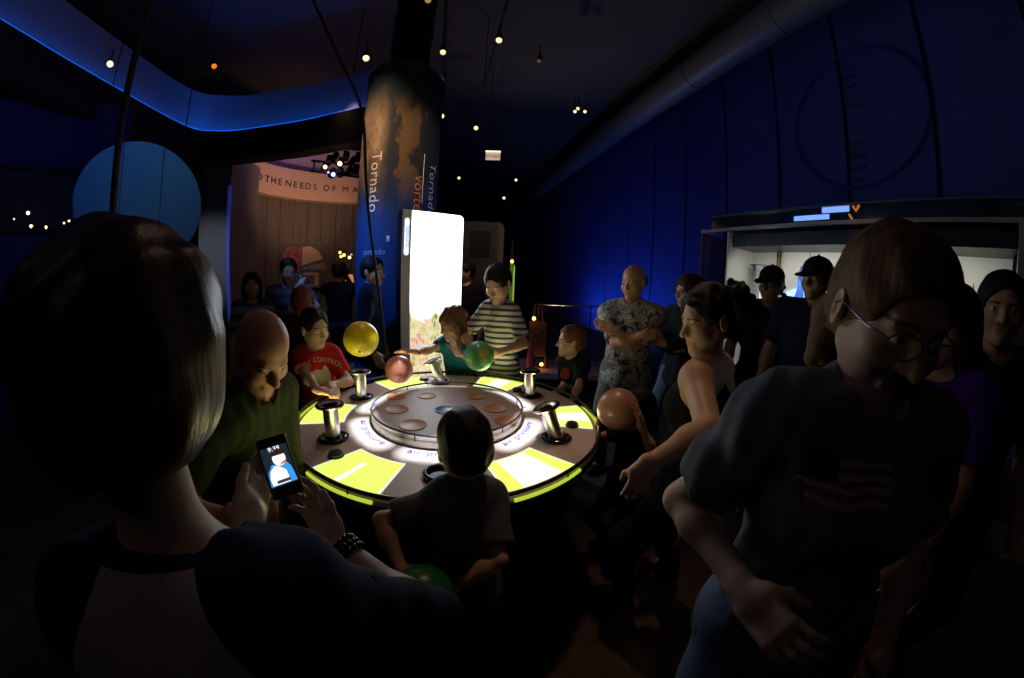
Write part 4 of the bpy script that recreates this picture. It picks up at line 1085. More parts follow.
# exhibits
def case_item(px_, py0, py1, off):
    p = on_case(px_, (py0 + py1) / 2, off); tp = on_case(px_, py0, off); bt = on_case(px_, py1, off); return p, tp[2], bt[2]
p, z1, z0 = case_item(757, 266, 312, -.45); z0 = zb_ + .0
bp = thing('carved_post', 'brown carved wooden post standing in the display case', 'exhibit', V3(p[0], p[1], z0))
BW = mat('brown_wood', (.05, .022, .015), rough=.5, var=.3, vscale=15)
MB().lathe([(.045, z0), (.045, z0 + .1), (.03, z0 + .14), (.03, z1 - .2), (.038, z1 - .12), (.038, z1 - .06), (.055, z1 - .045), (.055, z1 - .02), (.062, z1 - .018), (.062, z1), (.001, z1)], (p[0], p[1], 0), seg=20).build('shaft', BW, bp, True, 25)
MB().box((p[0], p[1], z1 + .006), (.15, .15, .014), Rz(.4)).build('capital', BW, bp)
MB().box((p[0], p[1], z0 + .012), (.13, .13, .024), Rz(.4)).build('base', BW, bp)
p, z1, z0 = case_item(779, 243, 275, -.52)
dv = thing('upright_tube', 'narrow brown upright tube with a rounded top in the display case', 'exhibit', V3(p[0], p[1], zb_))
MB().tube([V3(p[0], p[1], zb_ + .02), V3(p[0], p[1], z1 - .03), V3(p[0], p[1], z1)], [.024, .024, .012], 16).build('tube', mat('amber_brown', (.10, .05, .018), rough=.35), dv, True)
MB().tube([V3(p[0], p[1], z1 - .16), V3(p[0], p[1], z1 - .01)], .028, 16).build('cap', mat('black_rubber', (.012, .011, .01), rough=.5), dv, True)
MB().lathe([(.07, 0), (.07, .015), (.03, .03)], V3(p[0], p[1], zb_)).build('foot', DARKM, dv, True)
p, z1, z0 = case_item(800, 266, 312, -.47)
fg = thing('figure_cutout', 'flat blue figure stand lit bright blue behind the man in the cap', 'exhibit', V3(p[0], p[1], zb_))
sc_ = (z1 - zb_)
MB().prism([(x * .16, y * sc_) for x, y in [(-.5, 0), (.5, 0), (.45, .35), (.3, .7), (.22, .78), (.25, .9), (.15, .99), (-.02, 1), (-.15, .93), (-.15, .8), (-.35, .7), (-.5, .4)]], cu_, UP, cn * .02, V3(p[0], p[1], zb_)).build('silhouette', mat('blue_figure', (.05, .14, .45), rough=.5), fg)
MB().prism([(-.19, 0), (.06, 0), (.06, .90), (-.19, .90)], cu_, UP, cn * .01, V3(p[0], p[1], zb_) - cn * .08).build('backboard', mat('pale_backboard', (.45, .6, .85), emit=(.35, .55, 1.), es=.9), fg)
p, z1, z0 = case_item(973, 283, 298, -.4)
dg_ = thing('pointed_tool', 'small dark pointed tool standing on the case floor at the right', 'exhibit', V3(p[0], p[1], zb_))
MB().lathe([(.03, zb_), (.03, zb_ + .02), (.012, zb_ + .04), (.012, z1 - .12), (.016, z1 - .1), (.001, z1)], (p[0], p[1], 0), seg=16).build('blade', mat('dark_iron', (.05, .05, .05), rough=.4, metal=.7), dg_, True)
MB().box((p[0], p[1], z1 - .115), (.06, .015, .012)).build('crosspiece', mat('dark_iron'), dg_)

# faint round speaker grille on the wall above the case
rg = on_case(858, 118, -.9); 
dr = ray(857, 118); tt = ((wallp(0, .04) - EYE) @ WN) / (dr @ WN); rg = EYE + dr * tt + WN * .05; Rw = np.stack([WD, UP, WN], 1)
gr = thing('round_grille', 'large dark round grille with small slots on the blue wall above the display case', 'grille', rg)
MB().ring(rg, .98, .018, 72, 8, Rw).build('ring', mat('grille_ring', (.03, .045, .24), rough=.5), gr, True)
for i, z in enumerate((.62, .47, .32, .17, -.38, -.55, -.72, -.87)): MB().box(rg + UP * z + WD * .04 - WD * .02 * (i > 3), (.20, .03, .02), Rw).build('slot', mat('slot_metal', (.05, .06, .09), rough=.4), gr)
# blue washes on the wall
for s_, e_, zz in ((8.6, 34, .5), (10.8, 34, .5), (6.6, 9, .5)):
    lamp('blue_wash', 'AREA', wallp(s_, .9, .25), e_ * .55, (.06, .2, 1.), wallp(s_, -.2, 2.4), shape='RECTANGLE', size=1.6, size_y=.15)
lamp('blue_fill', 'AREA', wallp(3.2, 1.2, 5.2), .3, (.03, .05, 1.), wallp(3., -.5, 2.), shape='RECTANGLE', size=5, size_y=.3)

# ------------------------------------------------------------------ ceiling track lights
TW = V3(-.21, .978, 0)
trk = thing('lighting_track', 'black ceiling lighting track running away above the table, nearer the blue wall', 'track', V3(-.55, 5., 4.8))
tp0 = V3(-.317, 3.949, 4.78)
MB().tube([tp0 - TW * 2.6, tp0 + TW * 9.5], .018, 6).build('rail', BLACK, trk)
for q in (-1.8, 1.5, 5.0, 8.5): MB().tube([tp0 + TW * q, tp0 + TW * q + V3(0, 0, 1.52)], .008, 6).build('hanger', BLACK, trk)
trk2 = thing('lighting_track', 'black ceiling lighting track running away beside the column', 'track', V3(-1.25, 5., 4.8))
tp1 = V3(-1.07, 4.183, 4.78)
MB().tube([tp1 - TW * 1.2, tp1 + TW * 7], .018, 6).build('rail', BLACK, trk2)
for q in (-.8, 3., 6.): MB().tube([tp1 + TW * q, tp1 + TW * q + V3(0, 0, 1.52)], .008, 6).build('hanger', BLACK, trk2)
AIM = V3(-.3, 1.6, .8)
def spotlight(px_, py_, z, r, es, lab, aim=None, col=None, parent=None):
    r *= .74; p = atz(px_, py_, z); d = nrm((AIM if aim is None else aim) - p)
    t = thing('spotlight', lab, 'spotlight', p, 'ceiling spotlights'); R = zto(d)
    m = (mat('spot_lens_%d' % int(es * 10), (.1, .06, .03), emit=(1., .66, .30), es=min(2.6, .5 + es * .22) if es > 2 else es * .3)) if col is None else col
    MB().lathe([(.001, -.005), (r * .92, -.005), (r * .92, .001), (.001, .001)], p, R, 20).build('lens', m, t)
    MB().lathe([(r * .6, -.20), (r * 1.05, -.17), (r * 1.1, .03), (r * 1.02, .03), (r * .98, -.004), (r * .5, -.02)], p, R, 20).build('housing', BLACK, t, True)
    MB().tube([p - d * .1, p - d * .1 + V3(0, 0, .22)], .010, 6).build('bracket', BLACK, t)
    return t
spotlight(499, 40, 4.6, .055, 9, 'bright warm ceiling spotlight highest on the track right of the column')
spotlight(476, 128, 4.6, .060, 7, 'warm ceiling spotlight second along the track, right of the column')
spotlight(459, 178, 4.6, .060, 5, 'small warm ceiling spotlight third along the track, above the light box')
spotlight(443, 52, 4.6, .055, 6, 'warm ceiling spotlight at the top right edge of the printed column')
spotlight(442, 116, 4.6, .060, 7, 'warm ceiling spotlight halfway down the right edge of the printed column')
spotlight(366, 58, 4.6, .065, 8, 'warm ceiling spotlight at the top left edge of the printed column')
spotlight(504, 198, 4.6, .075, 5, 'small far ceiling spotlight right of the light box, lower of a pair')
spotlight(516, 180, 4.6, .060, 5, 'small far ceiling spotlight right of the light box, upper of a pair')
spotlight(214, 66, 4.6, .055, 7, 'single orange red ceiling light above the blue cove', None, mat('orange_red_lamp', (.2, .04, .01), emit=(1., .16, .01), es=1.5))
spotlight(110, 64, 4.35, .060, 9, 'white hot spotlight standing on the blue cove ledge', EYE)
for (x, y), lb in zip(((575, 111.5), (578, 108.5), (585, 111.5)), ('lower left', 'topmost', 'right')): spotlight(x, y, 4.6, .042, 6, 'small ceiling spotlight over the blue wall side, %s of a cluster of three' % lb)
spotlight(428, 0, 4.6, .05, 1.2, 'dim ceiling spotlight at the very top above the column')
spotlight(539, 61, 4.6, .045, .25, 'nearly dark ceiling spotlight right of the brightest one')
# sign
sp_ = atz(493, 156, 4.6); k_ = 7.0 / math.hypot(sp_[0], sp_[1]); sp_ = EYE + (sp_ - EYE) * k_
sg = thing('stairs_sign', 'small lit STAIRS sign hanging from the dark ceiling', 'sign', sp_)
MB().box(sp_, (.30, .05, .17), None, .008).build('casing', mat('sign_face', (.5, .45, .35), emit=(1., .8, .55), es=.5), sg)
flat_text('STAIRS', .098, sp_ + V3(0, -.028, -.02), V3(1, 0, 0), UP, mat('red_letters', (.3, .015, .005), emit=(.5, .02, .005), es=.22), 'lettering', sg, .002)
MB().box(sp_ + V3(0, -.01, .093), (.31, .07, .014)).build('hood', mat('sign_bright', (.6, .5, .4), emit=(1., .85, .6), es=1.6), sg)
for dx in (-.1, .1): MB().tube([sp_ + V3(dx, 0, .08), V3(sp_[0] + dx, sp_[1], 6.3)], .006, 6).build('rod', BLACK, sg)
# rig of small lights under the dome
rc_ = at(343, 166, 6.0)
rig = thing('light_rig', 'cluster of dark stage lights hanging before the lettered frieze', 'light rig', rc_)
rgx = nrm(V3(rc_[1], -rc_[0], 0))
MB().tube([rc_ - rgx * .5 + UP * .05, rc_ + rgx * .5 + UP * .02], .02, 8).tube([rc_ - rgx * .5 - UP * .12, rc_ + rgx * .5 - UP * .18], .016, 8).tube([rc_ - rgx * .45 + UP * .05, rc_ - rgx * .45 - UP * .13], .012, 6).tube([rc_ + rgx * .1 + UP * .05, rc_ + rgx * .1 - UP * .15], .012, 6).tube([rc_ + UP * .05, V3(rc_[0], rc_[1], 6.28)], .012, 6).build('truss', BLACK, rig)
for i, (x, y) in enumerate([(325, 167), (329, 161), (334, 158), (340, 163), (346, 157), (352, 162), (332, 174), (340, 173), (348, 172), (356, 170), (358, 158)]):
    p = at(x, y, 5.98); d = nrm(V3(.2 * math.sin(i * 2.1), -.5, -.8))
    MB().lathe([(.03, -.12), (.05, -.10), (.055, .05), (.05, .05), (.045, .02), (.001, .02)], p, zto(d), 14).build('stage_light', BLACK, rig, True)
for (x, y, r_, m) in ((325.2, 167, .030, WARM(5.)), (339.8, 163.7, .034, WARM(7.)), (333.2, 174.5, .032, mat('blue_lens', (.02, .03, .2), emit=(.25, .3, 1.), es=6.)), (328.3, 172.4, .014, mat('blue_lens'))):
    MB().sphere(at(x, y, 5.9), r_, 12, 8).build('lens', m, rig, True)
# lamps behind the man with the camera
for i, (x, y, r_, m, lb) in enumerate([(340, 252.5, .03, WARM(2.), 'upper left'), (344, 255, .03, mat('yellow_lamp', (.2, .15, .02), emit=(1., .8, .12), es=3.), 'middle yellow'), (341, 256.5, .026, mat('yellow_lamp'), 'lower left yellow'), (349.5, 257.5, .032, WARM(3.), 'right hand'), (351.5, 254.5, .02, mat('violet_lamp', (.1, .05, .15), emit=(.7, .4, .8), es=1.), 'violet'), (347.2, 284.5, .03, WARM(4.), 'lowest')]):
    p = at(x, y, 7.2); t = thing('gallery_lamp', 'small %s lamp glowing in the gallery above the man with the camera' % lb, 'lamp', p, 'small lamps in the far gallery')
    MB().sphere(p, r_, 12, 8).build('bulb', m, t, True); MB().tube([p + UP * r_ * .7, p + UP * .1], .012, 6).build('holder', BLACK, t)
    MB().tube([p + UP * .1, p + UP * .6], .004, 4).build('wire', BLACK, t)
p = at(349.5, 279, 7.1); t = thing('table_lamp', 'small table lamp with a warm orange shade in the far gallery', 'lamp', V3(p[0], p[1], 0))
MB().lathe([(.09, p[2] - .07), (.065, p[2] + .09)], (p[0], p[1], 0), seg=24).build('shade', mat('orange_shade', (.5, .25, .12), emit=(1., .45, .18), es=.45), t, True)
MB().tube([V3(p[0], p[1], .02), V3(p[0], p[1], p[2] + .05)], .012, 8).build('stem', DARKM, t); MB().lathe([(.13, 0), (.13, .02), (.02, .04)], (p[0], p[1], 0)).build('foot', DARKM, t, True)

lamp('added_pillar_fill', 'SPOT', (-4.4, 2.4, 2.6), 120, (.55, .7, 1.), (q1 + q2) / 2 + V3(0, 0, 1.9), spot_size=math.radians(40), spot_blend=1., shadow_soft_size=.1)  # unseen spot added to brighten the pillar's left face

lamp('added_left_blue_fill', 'AREA', (-3.2, .9, 3.2), 2.2, (.06, .16, 1.), base_ + d_ * (Lg * .5) + V3(0, 0, 2.9), shape='RECTANGLE', size=1.5, size_y=.3)  # unseen area light added to lift the dark left wall

lamp('added_ceiling_fill', 'SPOT', (.9, 7.5, .6), 110, (1., .85, .78), (.3, 5.5, 6.3), spot_size=math.radians(75), spot_blend=1., shadow_soft_size=.2)  # unseen uplight added to raise the ceiling out of black

lamp('column_fill', 'SPOT', (.35, 2.3, 4.3), 55, (.95, .8, .8), cc + V3(.25, -.2, 2.6), spot_size=math.radians(34), spot_blend=1., shadow_soft_size=.05)  # unseen spot added so the column's right lettering shows

lamp('hall_fill', 'AREA', (-1.5, -2.1, 4.2), 1.4, (1., .82, .74), (0, .8, 1.), shape='RECTANGLE', size=1.5, size_y=1.)  # unseen soft fill added behind the viewpoint for the foreground figures
# ------------------------------------------------------------------ the air table
TC = V3(-.318, 1.628, 0); TR = .765; TZ = .80
table = thing('air_table', 'round exhibit table with a raised inner disc, steel air tubes and projected yellow panels', 'table', TC)
TOPM = mat('table_laminate', (.56, .47, .42), rough=.4, var=.05, vscale=3)
MB().lathe([(.001, TZ), (TR - .012, TZ), (TR - .004, TZ - .006), (TR - .004, TZ - .045), (TR - .03, TZ - .06), (.001, TZ - .06)], TC, seg=128).build('table_top', TOPM, table, True, 30)
MB().lathe([(.70, TZ - .06), (.69, TZ - .12), (.64, .12), (.64, .0)], TC, seg=96).build('drum', mat('drum_paint', (.012, .012, .014), rough=.35), table, True)
MB().lathe([(.60, .0), (.60, .02)], TC, seg=96)
MB().ring(TC + V3(0, 0, TZ + .022), TR + .004, .0085, 160, 8).build('outer_rail', mat('black_rail', (.012, .012, .012), rough=.25), table, True)
MB().lathe([(TR - .003, TZ - .044), (TR + .009, TZ - .040), (TR + .009, TZ - .013), (TR - .003, TZ - .006)], TC, seg=160).build('edge_band', mat('clear_edge', (.10, .10, .11), rough=.25), table, True)
for k in range(12):
    a = math.radians(15 + 30 * k); p = TC + V3(math.cos(a), math.sin(a), 0) * (TR + .004)
    MB().tube([p + V3(0, 0, TZ - .012), p + V3(0, 0, TZ + .018)], .004, 6).build('rail_pin', DARKM, table)
# inner raised disc
DR, DZ = .378, .840
DISC = mat('disc_laminate', (.34, .25, .22), rough=.5, var=.04, vscale=3)
disc = MB().lathe([(.001, DZ), (DR - .006, DZ), (DR, DZ - .006), (DR, TZ)], TC, seg=128).build('inner_disc', DISC, table, True, 30)
MB().lathe([(DR + .001, DZ - .012), (DR + .008, DZ - .012), (DR + .008, TZ + .002), (DR + .001, TZ + .002)], TC, seg=128).build('disc_skirt', mat('satin_skirt', (.55, .52, .46), rough=.3, metal=.5), table, True)
MB().ring(TC + V3(0, 0, DZ + .020), DR + .006, .0055, 160, 8).build('inner_rail', mat('black_rail'), table, True)
for k in range(6):
    a = math.radians(20 + 60 * k); p = TC + V3(math.cos(a), math.sin(a), 0) * (DR + .004)
    MB().tube([p + V3(0, 0, DZ - .01), p + V3(0, 0, DZ + .018)], .003, 6).build('rail_pin', DARKM, table)
HO = mat('orange_port', (.42, .17, .06), rough=.45); HB = mat('blue_port', (.10, .20, .42), rough=.3)
def port(x, y, r, m):
    p = TC + V3(x, y, DZ)
    MB().lathe([(.001, .0016), (r * .86, .0016), (r * .92, .004), (r, .004), (r * 1.03, .0005)], p, seg=40).build('air_port', m, table, True)
PORTS = [(396, 397, .050), (397, 409.5, .058), (413, 425, .062), (427, 396, .052), (476, 397, .050), (495, 409, .055), (505, 421, .050)]
for x, y, r in PORTS:
    p = atz(x, y, DZ) - TC; port(p[0], p[1], r, HO)
p = atz(446, 410, DZ) - TC; port(p[0], p[1], .058, HB)
# projected yellow images, painted as emissive sectors on the table top
YEL = mat('projected_yellow', (.3, .3, .1), emit=(.68, .86, .12), es=1.25)
WHB = mat('projected_white_border', (.4, .4, .4), emit=(.9, 1., .95), es=.9)
WHS = mat('projected_white_stream', (.4, .4, .4), emit=(1., 1., .80), es=1.15)
def sector(mb, r0, r1, a0, a1, z, flare=0., n=14, thick=.002):
    v = []; 
    for i in range(n + 1):
        t = i / n
        ra, rb = a0 + (a1 - a0) * t, (a0 - flare) + (a1 - a0 + 2 * flare) * t
        v.append((r0 * math.cos(ra), r0 * math.sin(ra), z)); v.append((r1 * math.cos(rb), r1 * math.sin(rb), z))
    m = len(v); v = np.array(v); v = np.vstack([v, v - V3(0, 0, thick)]) + TC
    f = [(2 * i, 2 * i + 1, 2 * i + 3, 2 * i + 2) for i in range(n)] + [(m + 2 * i, m + 2 * i + 2, m + 2 * i + 3, m + 2 * i + 1) for i in range(n)]
    f += [(2 * i + 1, m + 2 * i + 1, m + 2 * i + 3, 2 * i + 3) for i in range(n)] + [(2 * i, 2 * i + 2, m + 2 * i + 2, m + 2 * i) for i in range(n)] + [(0, m, m + 1, 1), (2 * n, 2 * n + 1, m + 2 * n + 1, m + 2 * n)]
    return mb.add(v, f)
PAN = [-170.5, -110, -51, 4, 69, 129]
for i, a in enumerate(PAN):
    a = math.radians(a); hw = math.radians(12.2)
    pn_ = sector(MB(), .528, .742, a - hw, a + hw, TZ + .0022).build('projected_panel', YEL, table)
    m_ = MB(); bw = .008
    sector(m_, .521, .528, a - hw - .012, a + hw + .012, TZ + .0021); sector(m_, .528, .742, a - hw - .011, a - hw, TZ + .0021, n=2); sector(m_, .528, .742, a + hw, a + hw + .011, TZ + .0021, n=2)
    m_.build('projected_border', WHB, pn_)
    lamp('added_projection_boost', 'AREA', TC + V3(math.cos(a), math.sin(a), 0) * .635 + V3(0, 0, TZ + .006), .62, (1., .90, .38), TC + V3(math.cos(a), math.sin(a), 0) * .64 + V3(0, 0, 3), shape='RECTANGLE', size=.2, size_y=.2)  # area light added to boost the light leaving the emissive sector
    if i in (2, 3, 4): sector(MB(), .535, .738, a - hw * (.45 if i != 2 else .62), a + hw * (.35 if i != 2 else .55), TZ + .0030).build('projected_stream', WHS, pn_)
    if i == 1: sector(MB(), .59, .735, a - hw * .22, a - hw * .06, TZ + .0030, n=3).build('projected_stream', WHS, pn_)
    sector(MB(), TR + .002, TR + .0115, a - hw, a + hw, TZ - .002, n=12, thick=.010).build('edge_spill', mat('edge_spill', (.3, .3, .05), emit=(.62, .80, .05), es=.75), pn_)  # yellow spill on the table edge, painted as an emissive strip
# lettering between disc and tubes, read from outside
BLUEINK = mat('blue_lettering', (.004, .016, .30), rough=.5)
TUB = [-140.4, 163.3, 105.4, 40., -22.2, -82]
for i, a in enumerate(TUB):
    ac = math.radians(a) if i not in (0, 4) else math.radians(a + (2 if i == 0 else -4))
    v, f = text_mesh('air pressure', .054, 0, 'CENTER', 1.10); v, f = subdiv_flat(v, f, .02)
    r0 = .424
    for v1, f1 in words_of(v, f, .018):
        P = [TC + V3((r0 - x[1]) * math.cos(ac + x[0] / r0), (r0 - x[1]) * math.sin(ac + x[0] / r0), TZ + .0026) for x in v1]
        mesh_obj('lettering', P, f1, BLUEINK, table)
# air tubes with flanged mouths
tilts = [(0, 0), (0, 0), (-.34, -.05), (-.05, 0), (-.38, .05), (0, 0)]
for i, a in enumerate(TUB):
    a = math.radians(a); p = TC + V3(math.cos(a), math.sin(a), 0) * .582 + V3(0, 0, TZ)
    ax = nrm(V3(tilts[i][0], tilts[i][1], 1)); R = zto(ax); r = .034; hgt = .155 if i != 5 else .02
    col_ = MB().lathe([(.001, .001), (.068, .001), (.070, .003), (.070, .006), (.001, .006)], p, seg=48).build('tube_collar', mat('collar_black', (.03, .03, .035), rough=.18, metal=.5), table, True, 30)
    MB().ring(p + V3(0, 0, .007), .056, .005, 48, 8).build('collar_ring', mat('collar_ring', (.05, .06, .09), rough=.15, metal=.8), col_, True)
    if i == 5:
        MB().ring(p + V3(0, 0, .010), .052, .012, 48, 10).build('nozzle', mat('collar_black'), table, True); continue
    tb = MB().lathe([(r, 0.), (r, hgt - .012), (r + .006, hgt - .006), (r + .029, hgt - .003), (r + .030, hgt + .004), (r + .014, hgt + .007), (r - .004, hgt), (r - .005, hgt - .12)], p, R, 48).build('air_tube', STEEL, table, True, 35)
    MB().ring(p + R @ V3(0, 0, hgt + .004), r + .020, .0085, 48, 8, R, tz=.005).build('mouth_ring', mat('mouth_black', (.015, .015, .017), rough=.12, metal=.6), tb, True)
    MB().lathe([(.001, hgt - .02), (r - .005, hgt - .02)], p, R, 24).build('tube_bore', BLACK, tb)
for x, y in ((336, 456), (424, 380), (517, 391), (572, 426)):
    p = atz(x, y, TZ)
    bt = MB().lathe([(.030, .0), (.030, .014), (.026, .019), (.001, .020)], p, seg=28).build('push_button', mat('button_black', (.012, .012, .012), rough=.4), table, True, 30)
    MB().ring(p + V3(0, 0, .002), .032, .003, 32, 6).build('button_ring', mat('collar_black'), bt, True)
    MB().lathe([(.012, .0), (.012, .001), (.001, .001)], p + V3(.052, -.006, .001), seg=12).build('button_mark', mat('ink_black', (.03, .03, .03)), bt)
# projector over the table
PJ = TC + V3(0, 0, 3.4)
pj = thing('projector', 'dark projector hanging high above the middle of the round table', 'projector', PJ)
MB().box(PJ + V3(0, 0, .1), (.34, .30, .14), None, .02).build('casing', BLACK, pj); MB().tube([PJ + V3(0, 0, .16), PJ + V3(0, 0, 2.9)], .02, 10).build('drop_pole', BLACK, pj)
MB().lathe([(.05, .04), (.05, -.01), (.04, -.01), (.035, .01), (.001, .012)], PJ, seg=24).build('lens_barrel', DARKM, pj, True)
for i, a in enumerate(TUB):
    a = math.radians(a + (2 if i == 0 else -4 if i == 4 else 0))
    for da in (-.30, -.15, 0., .15, .30):
        q = TC + V3(math.cos(a + da), math.sin(a + da), 0) * .43 + V3(0, 0, TZ)
        lamp('projector_beam', 'SPOT', PJ + V3(math.cos(a), math.sin(a), 0) * .02 - V3(0, 0, .06), 640, (.84, .92, 1.), q, spot_size=math.radians(3.9), spot_blend=1., shadow_soft_size=.012)
lamp('table_wash', 'SPOT', (-.75, 2.6, 4.5), 72, (1., .58, .38), TC + V3(0, 0, .8), spot_size=math.radians(26), spot_blend=.8, shadow_soft_size=.04)
lamp('table_wash_blue', 'SPOT', (.2, 3.6, 4.5), 14, (.35, .5, 1.), TC + V3(.05, .1, .8), spot_size=math.radians(16), spot_blend=1., shadow_soft_size=.04)
lamp('floor_spill', 'SPOT', (.78, 2.1, 4.6), 22, (.55, .65, 1.), (.69, 2.2, 0), spot_size=math.radians(5), spot_blend=.2, shadow_soft_size=.01)
lamp('floor_warm', 'SPOT', (.5, 2.6, 4.6), 110, (1., .6, .38), (.45, .75, 0), spot_size=math.radians(26), spot_blend=1., shadow_soft_size=.1)
lamp('gallery_floor', 'SPOT', (-2.6, 4.6, 4.4), 55, (1., .62, .36), (-2.5, 5.0, 0), spot_size=math.radians(60), spot_blend=1., shadow_soft_size=.1)

lamp('added_table_warm_fill', 'POINT', TC + V3(.1, -.1, 2.75), 3.5, (1., .70, .46), shadow_soft_size=.08)  # unseen point light added to warm the faces round the table
# ------------------------------------------------------------------ people round the table
def cloth(name, col, **kw): return mat('cloth_' + name, col, rough=.9, spec=.15, bump=.25, bscale=260, **kw)
def stripes(name, a, b, period, duty=.5, extra=None, axis='Z', phase=0.):
    if name in MATS: return MATS[name]
    m = bpy.data.materials.new(name); m.use_nodes = True; nt = m.node_tree; N = nt.nodes.new; Lk = nt.links.new; bs = nt.nodes['Principled BSDF']
    tc = N('ShaderNodeTexCoord'); sp = N('ShaderNodeSeparateXYZ'); Lk(tc.outputs['Object'], sp.inputs[0])
    md = N('ShaderNodeMath'); md.operation = 'MULTIPLY_ADD'; Lk(sp.outputs[axis], md.inputs[0]); md.inputs[1].default_value = 1 / period; md.inputs[2].default_value = phase
    fr_ = N('ShaderNodeMath'); fr_.operation = 'FRACT'; Lk(md.outputs[0], fr_.inputs[0])
    gt = N('ShaderNodeMath'); gt.operation = 'GREATER_THAN'; Lk(fr_.outputs[0], gt.inputs[0]); gt.inputs[1].default_value = duty
    mx = N('ShaderNodeMix'); mx.data_type = 'RGBA'; Lk(gt.outputs[0], mx.inputs['Factor']); mx.inputs['A'].default_value = (*a, 1); mx.inputs['B'].default_value = (*b, 1)
    Lk(mx.outputs['Result'], bs.inputs['Base Color']); bs.inputs['Roughness'].default_value = .85
    MATS[name] = m; return m
JEANS = mat('denim', (.10, .15, .27), rough=.8, var=.25, vscale=30, bump=.3, bscale=300)
DJEANS = mat('dark_denim', (.03, .04, .08), rough=.8, var=.25, vscale=30)
KHAKI = cloth('grey_khaki', (.20, .19, .19)); DKP = cloth('black_trousers', (.012, .012, .016)); SHO = mat('black_shoe', (.02, .016, .015), rough=.5); SHOB = mat('brown_shoe', (.10, .035, .025), rough=.45); SHOG = mat('grey_shoe', (.3, .3, .3), rough=.6)
BRH = HAIRM('brown', (.085, .040, .020)); BRG = HAIRM('brown_sheen', (.085, .042, .024), .38); DKH = HAIRM('dark', (.022, .013, .009)); BLH = HAIRM('black', (.010, .008, .008)); LBH = HAIRM('light_brown', (.22, .12, .055)); RDH = HAIRM('auburn', (.22, .07, .022)); MBH = HAIRM('mid_brown', (.12, .065, .034))
FAIR = ('fair', (.60, .37, .27)); TANS = ('tanned', (.45, .25, .16)); RUDDY = ('ruddy', (.55, .28, .19)); OLV = ('olive', (.50, .31, .20))
Fdir = lambda deg: (math.sin(math.radians(deg)), math.cos(math.radians(deg)))      # compass: 0 = away from the photographer, 90 = to the right, 180 = towards
BLL = {}
def ballobj(lab, c, r, m, stripe=None):
    t = thing('play_ball', lab, 'ball', c)
    MB().sphere(c, r, 48, 32).build('skin', m, t, True, 180)
    MB().lathe([(.001, r * 1.003), (r * .07, r * 1.0), (r * .075, r * .99)], c, zto((.25, -.75, -.55)), 20).build('valve', mat('valve_dark', (.05, .04, .03), rough=.5), t)
    return t
def shadeball(name, col, var=.05): return mat(name, col, rough=.33, var=var, vscale=5, spec=.5, coat=.15)
t0b = at(361, 339, 1.95)
ballobj('bright yellow ball floating above the air tube beside the boy in red', t0b, .098, shadeball('yellow_ball', (.95, .74, .02)))
tpk = at(399, 369.5, 2.16)
ballobj('salmon pink ball hovering by the hand of the girl in teal', tpk, .088, shadeball('salmon_ball', (.72, .26, .16)))
tgl = at(479, 356, 2.22)
GLOBE = ramp_mat('globe_ball', 'noise', [(.40, (.10, .34, .40)), (.47, (.12, .42, .20)), (.56, (.10, .40, .06)), (.66, (.45, .42, .08)), (.74, (.55, .7, .7))], rough=.3, scale=7, detail=3)
ballobj('green and blue globe patterned ball held by the boy in the striped polo', tgl, .099, GLOBE)
tbk = at(618, 409, 1.62)
ballobj('dusky pink ball held up in front of a child at the right', tbk, .098, shadeball('dusky_ball', (.46, .22, .165)))
tgr = at(422, 596, .97)
ballobj('dark green ball held low by the boy with his back turned', tgr, .082, shadeball('green_ball', (.01, .18, .02)))

# --- boy in red
C = at(314, 328, 2.24)
red = person('boy in a red T-shirt resting his forearms on the rim beside the yellow ball', 'boy', C, 1.30, Fdir(150), hs=.222, g=.90, lean=.13, hd=Fdir(112), pitch=.12, sk=FAIR, h=.0065, child=1,
    arms={'R': dict(hand=at(319, 392, 1.97), dir=V3(1, .10, -.12), palm=V3(0, 0, -1), curl=.7, pole=V3(-1, -.3, -.4)), 'L': dict(hand=at(330, 385, 2.10), dir=V3(.75, -.6, -.15), palm=V3(-.3, -.3, -1), curl=.8, pole=V3(.5, .6, -.6))},
    top=dict(type='tshirt', mat=cloth('red', (.52, .025, .03)), sleeve=.70, neck=.062), bottom=dict(mat=DJEANS), shoe=SHOG, hair=('short', DKH))
def chest_decal(p, name, v, f, m, du=0., dv=.0, lift=.003, maxlen=.02, yaw=0., parent=None):
    F = p.F; u = nrm(np.cross(p.A, F)); wv = nrm(p.A - (p.A @ F) * F)
    o = p.N0 - p.A * .20 * p.u + F * .6 + u * du + wv * dv
    return decal(name, v, f, p.parts['top'], o, u, wv, -F, m, lift, maxlen, parent)
TEEW = mat('white_ink', (.62, .52, .50), rough=.8)
v, f = text_mesh('OUT OF CONTROL', .036, 0, 'CENTER', 1.05); v = v * V3(1, 1.25, 1); v[:, 1] -= (v[:, 0] ** 2) * 1.6
for v1, f1 in words_of(v, f, .012): chest_decal(red, 'shirt_lettering', v1, f1, TEEW, 0, .105)
blob = [(-.095, -.075), (-.085, -.02), (-.06, .02), (-.03, .012), (.0, .03), (.035, .022), (.055, .055), (.075, .02), (.088, -.02), (.085, -.075), (.06, -.062), (.045, -.085), (.02, -.07), (-.01, -.092), (-.04, -.07), (-.07, -.09)]
def polymesh(poly):
    bm = bmesh.new(); bm.faces.new([bm.verts.new((x, y, 0)) for x, y in poly]); bmesh.ops.triangulate(bm, faces=bm.faces[:]); bm.verts.index_update()
    v = np.array([x.co for x in bm.verts]); f = [tuple(x.index for x in q.verts) for q in bm.faces]; bm.free(); return v, f
v, f = polymesh(blob); chest_decal(red, 'shirt_motif', v, f, TEEW, 0, .015)

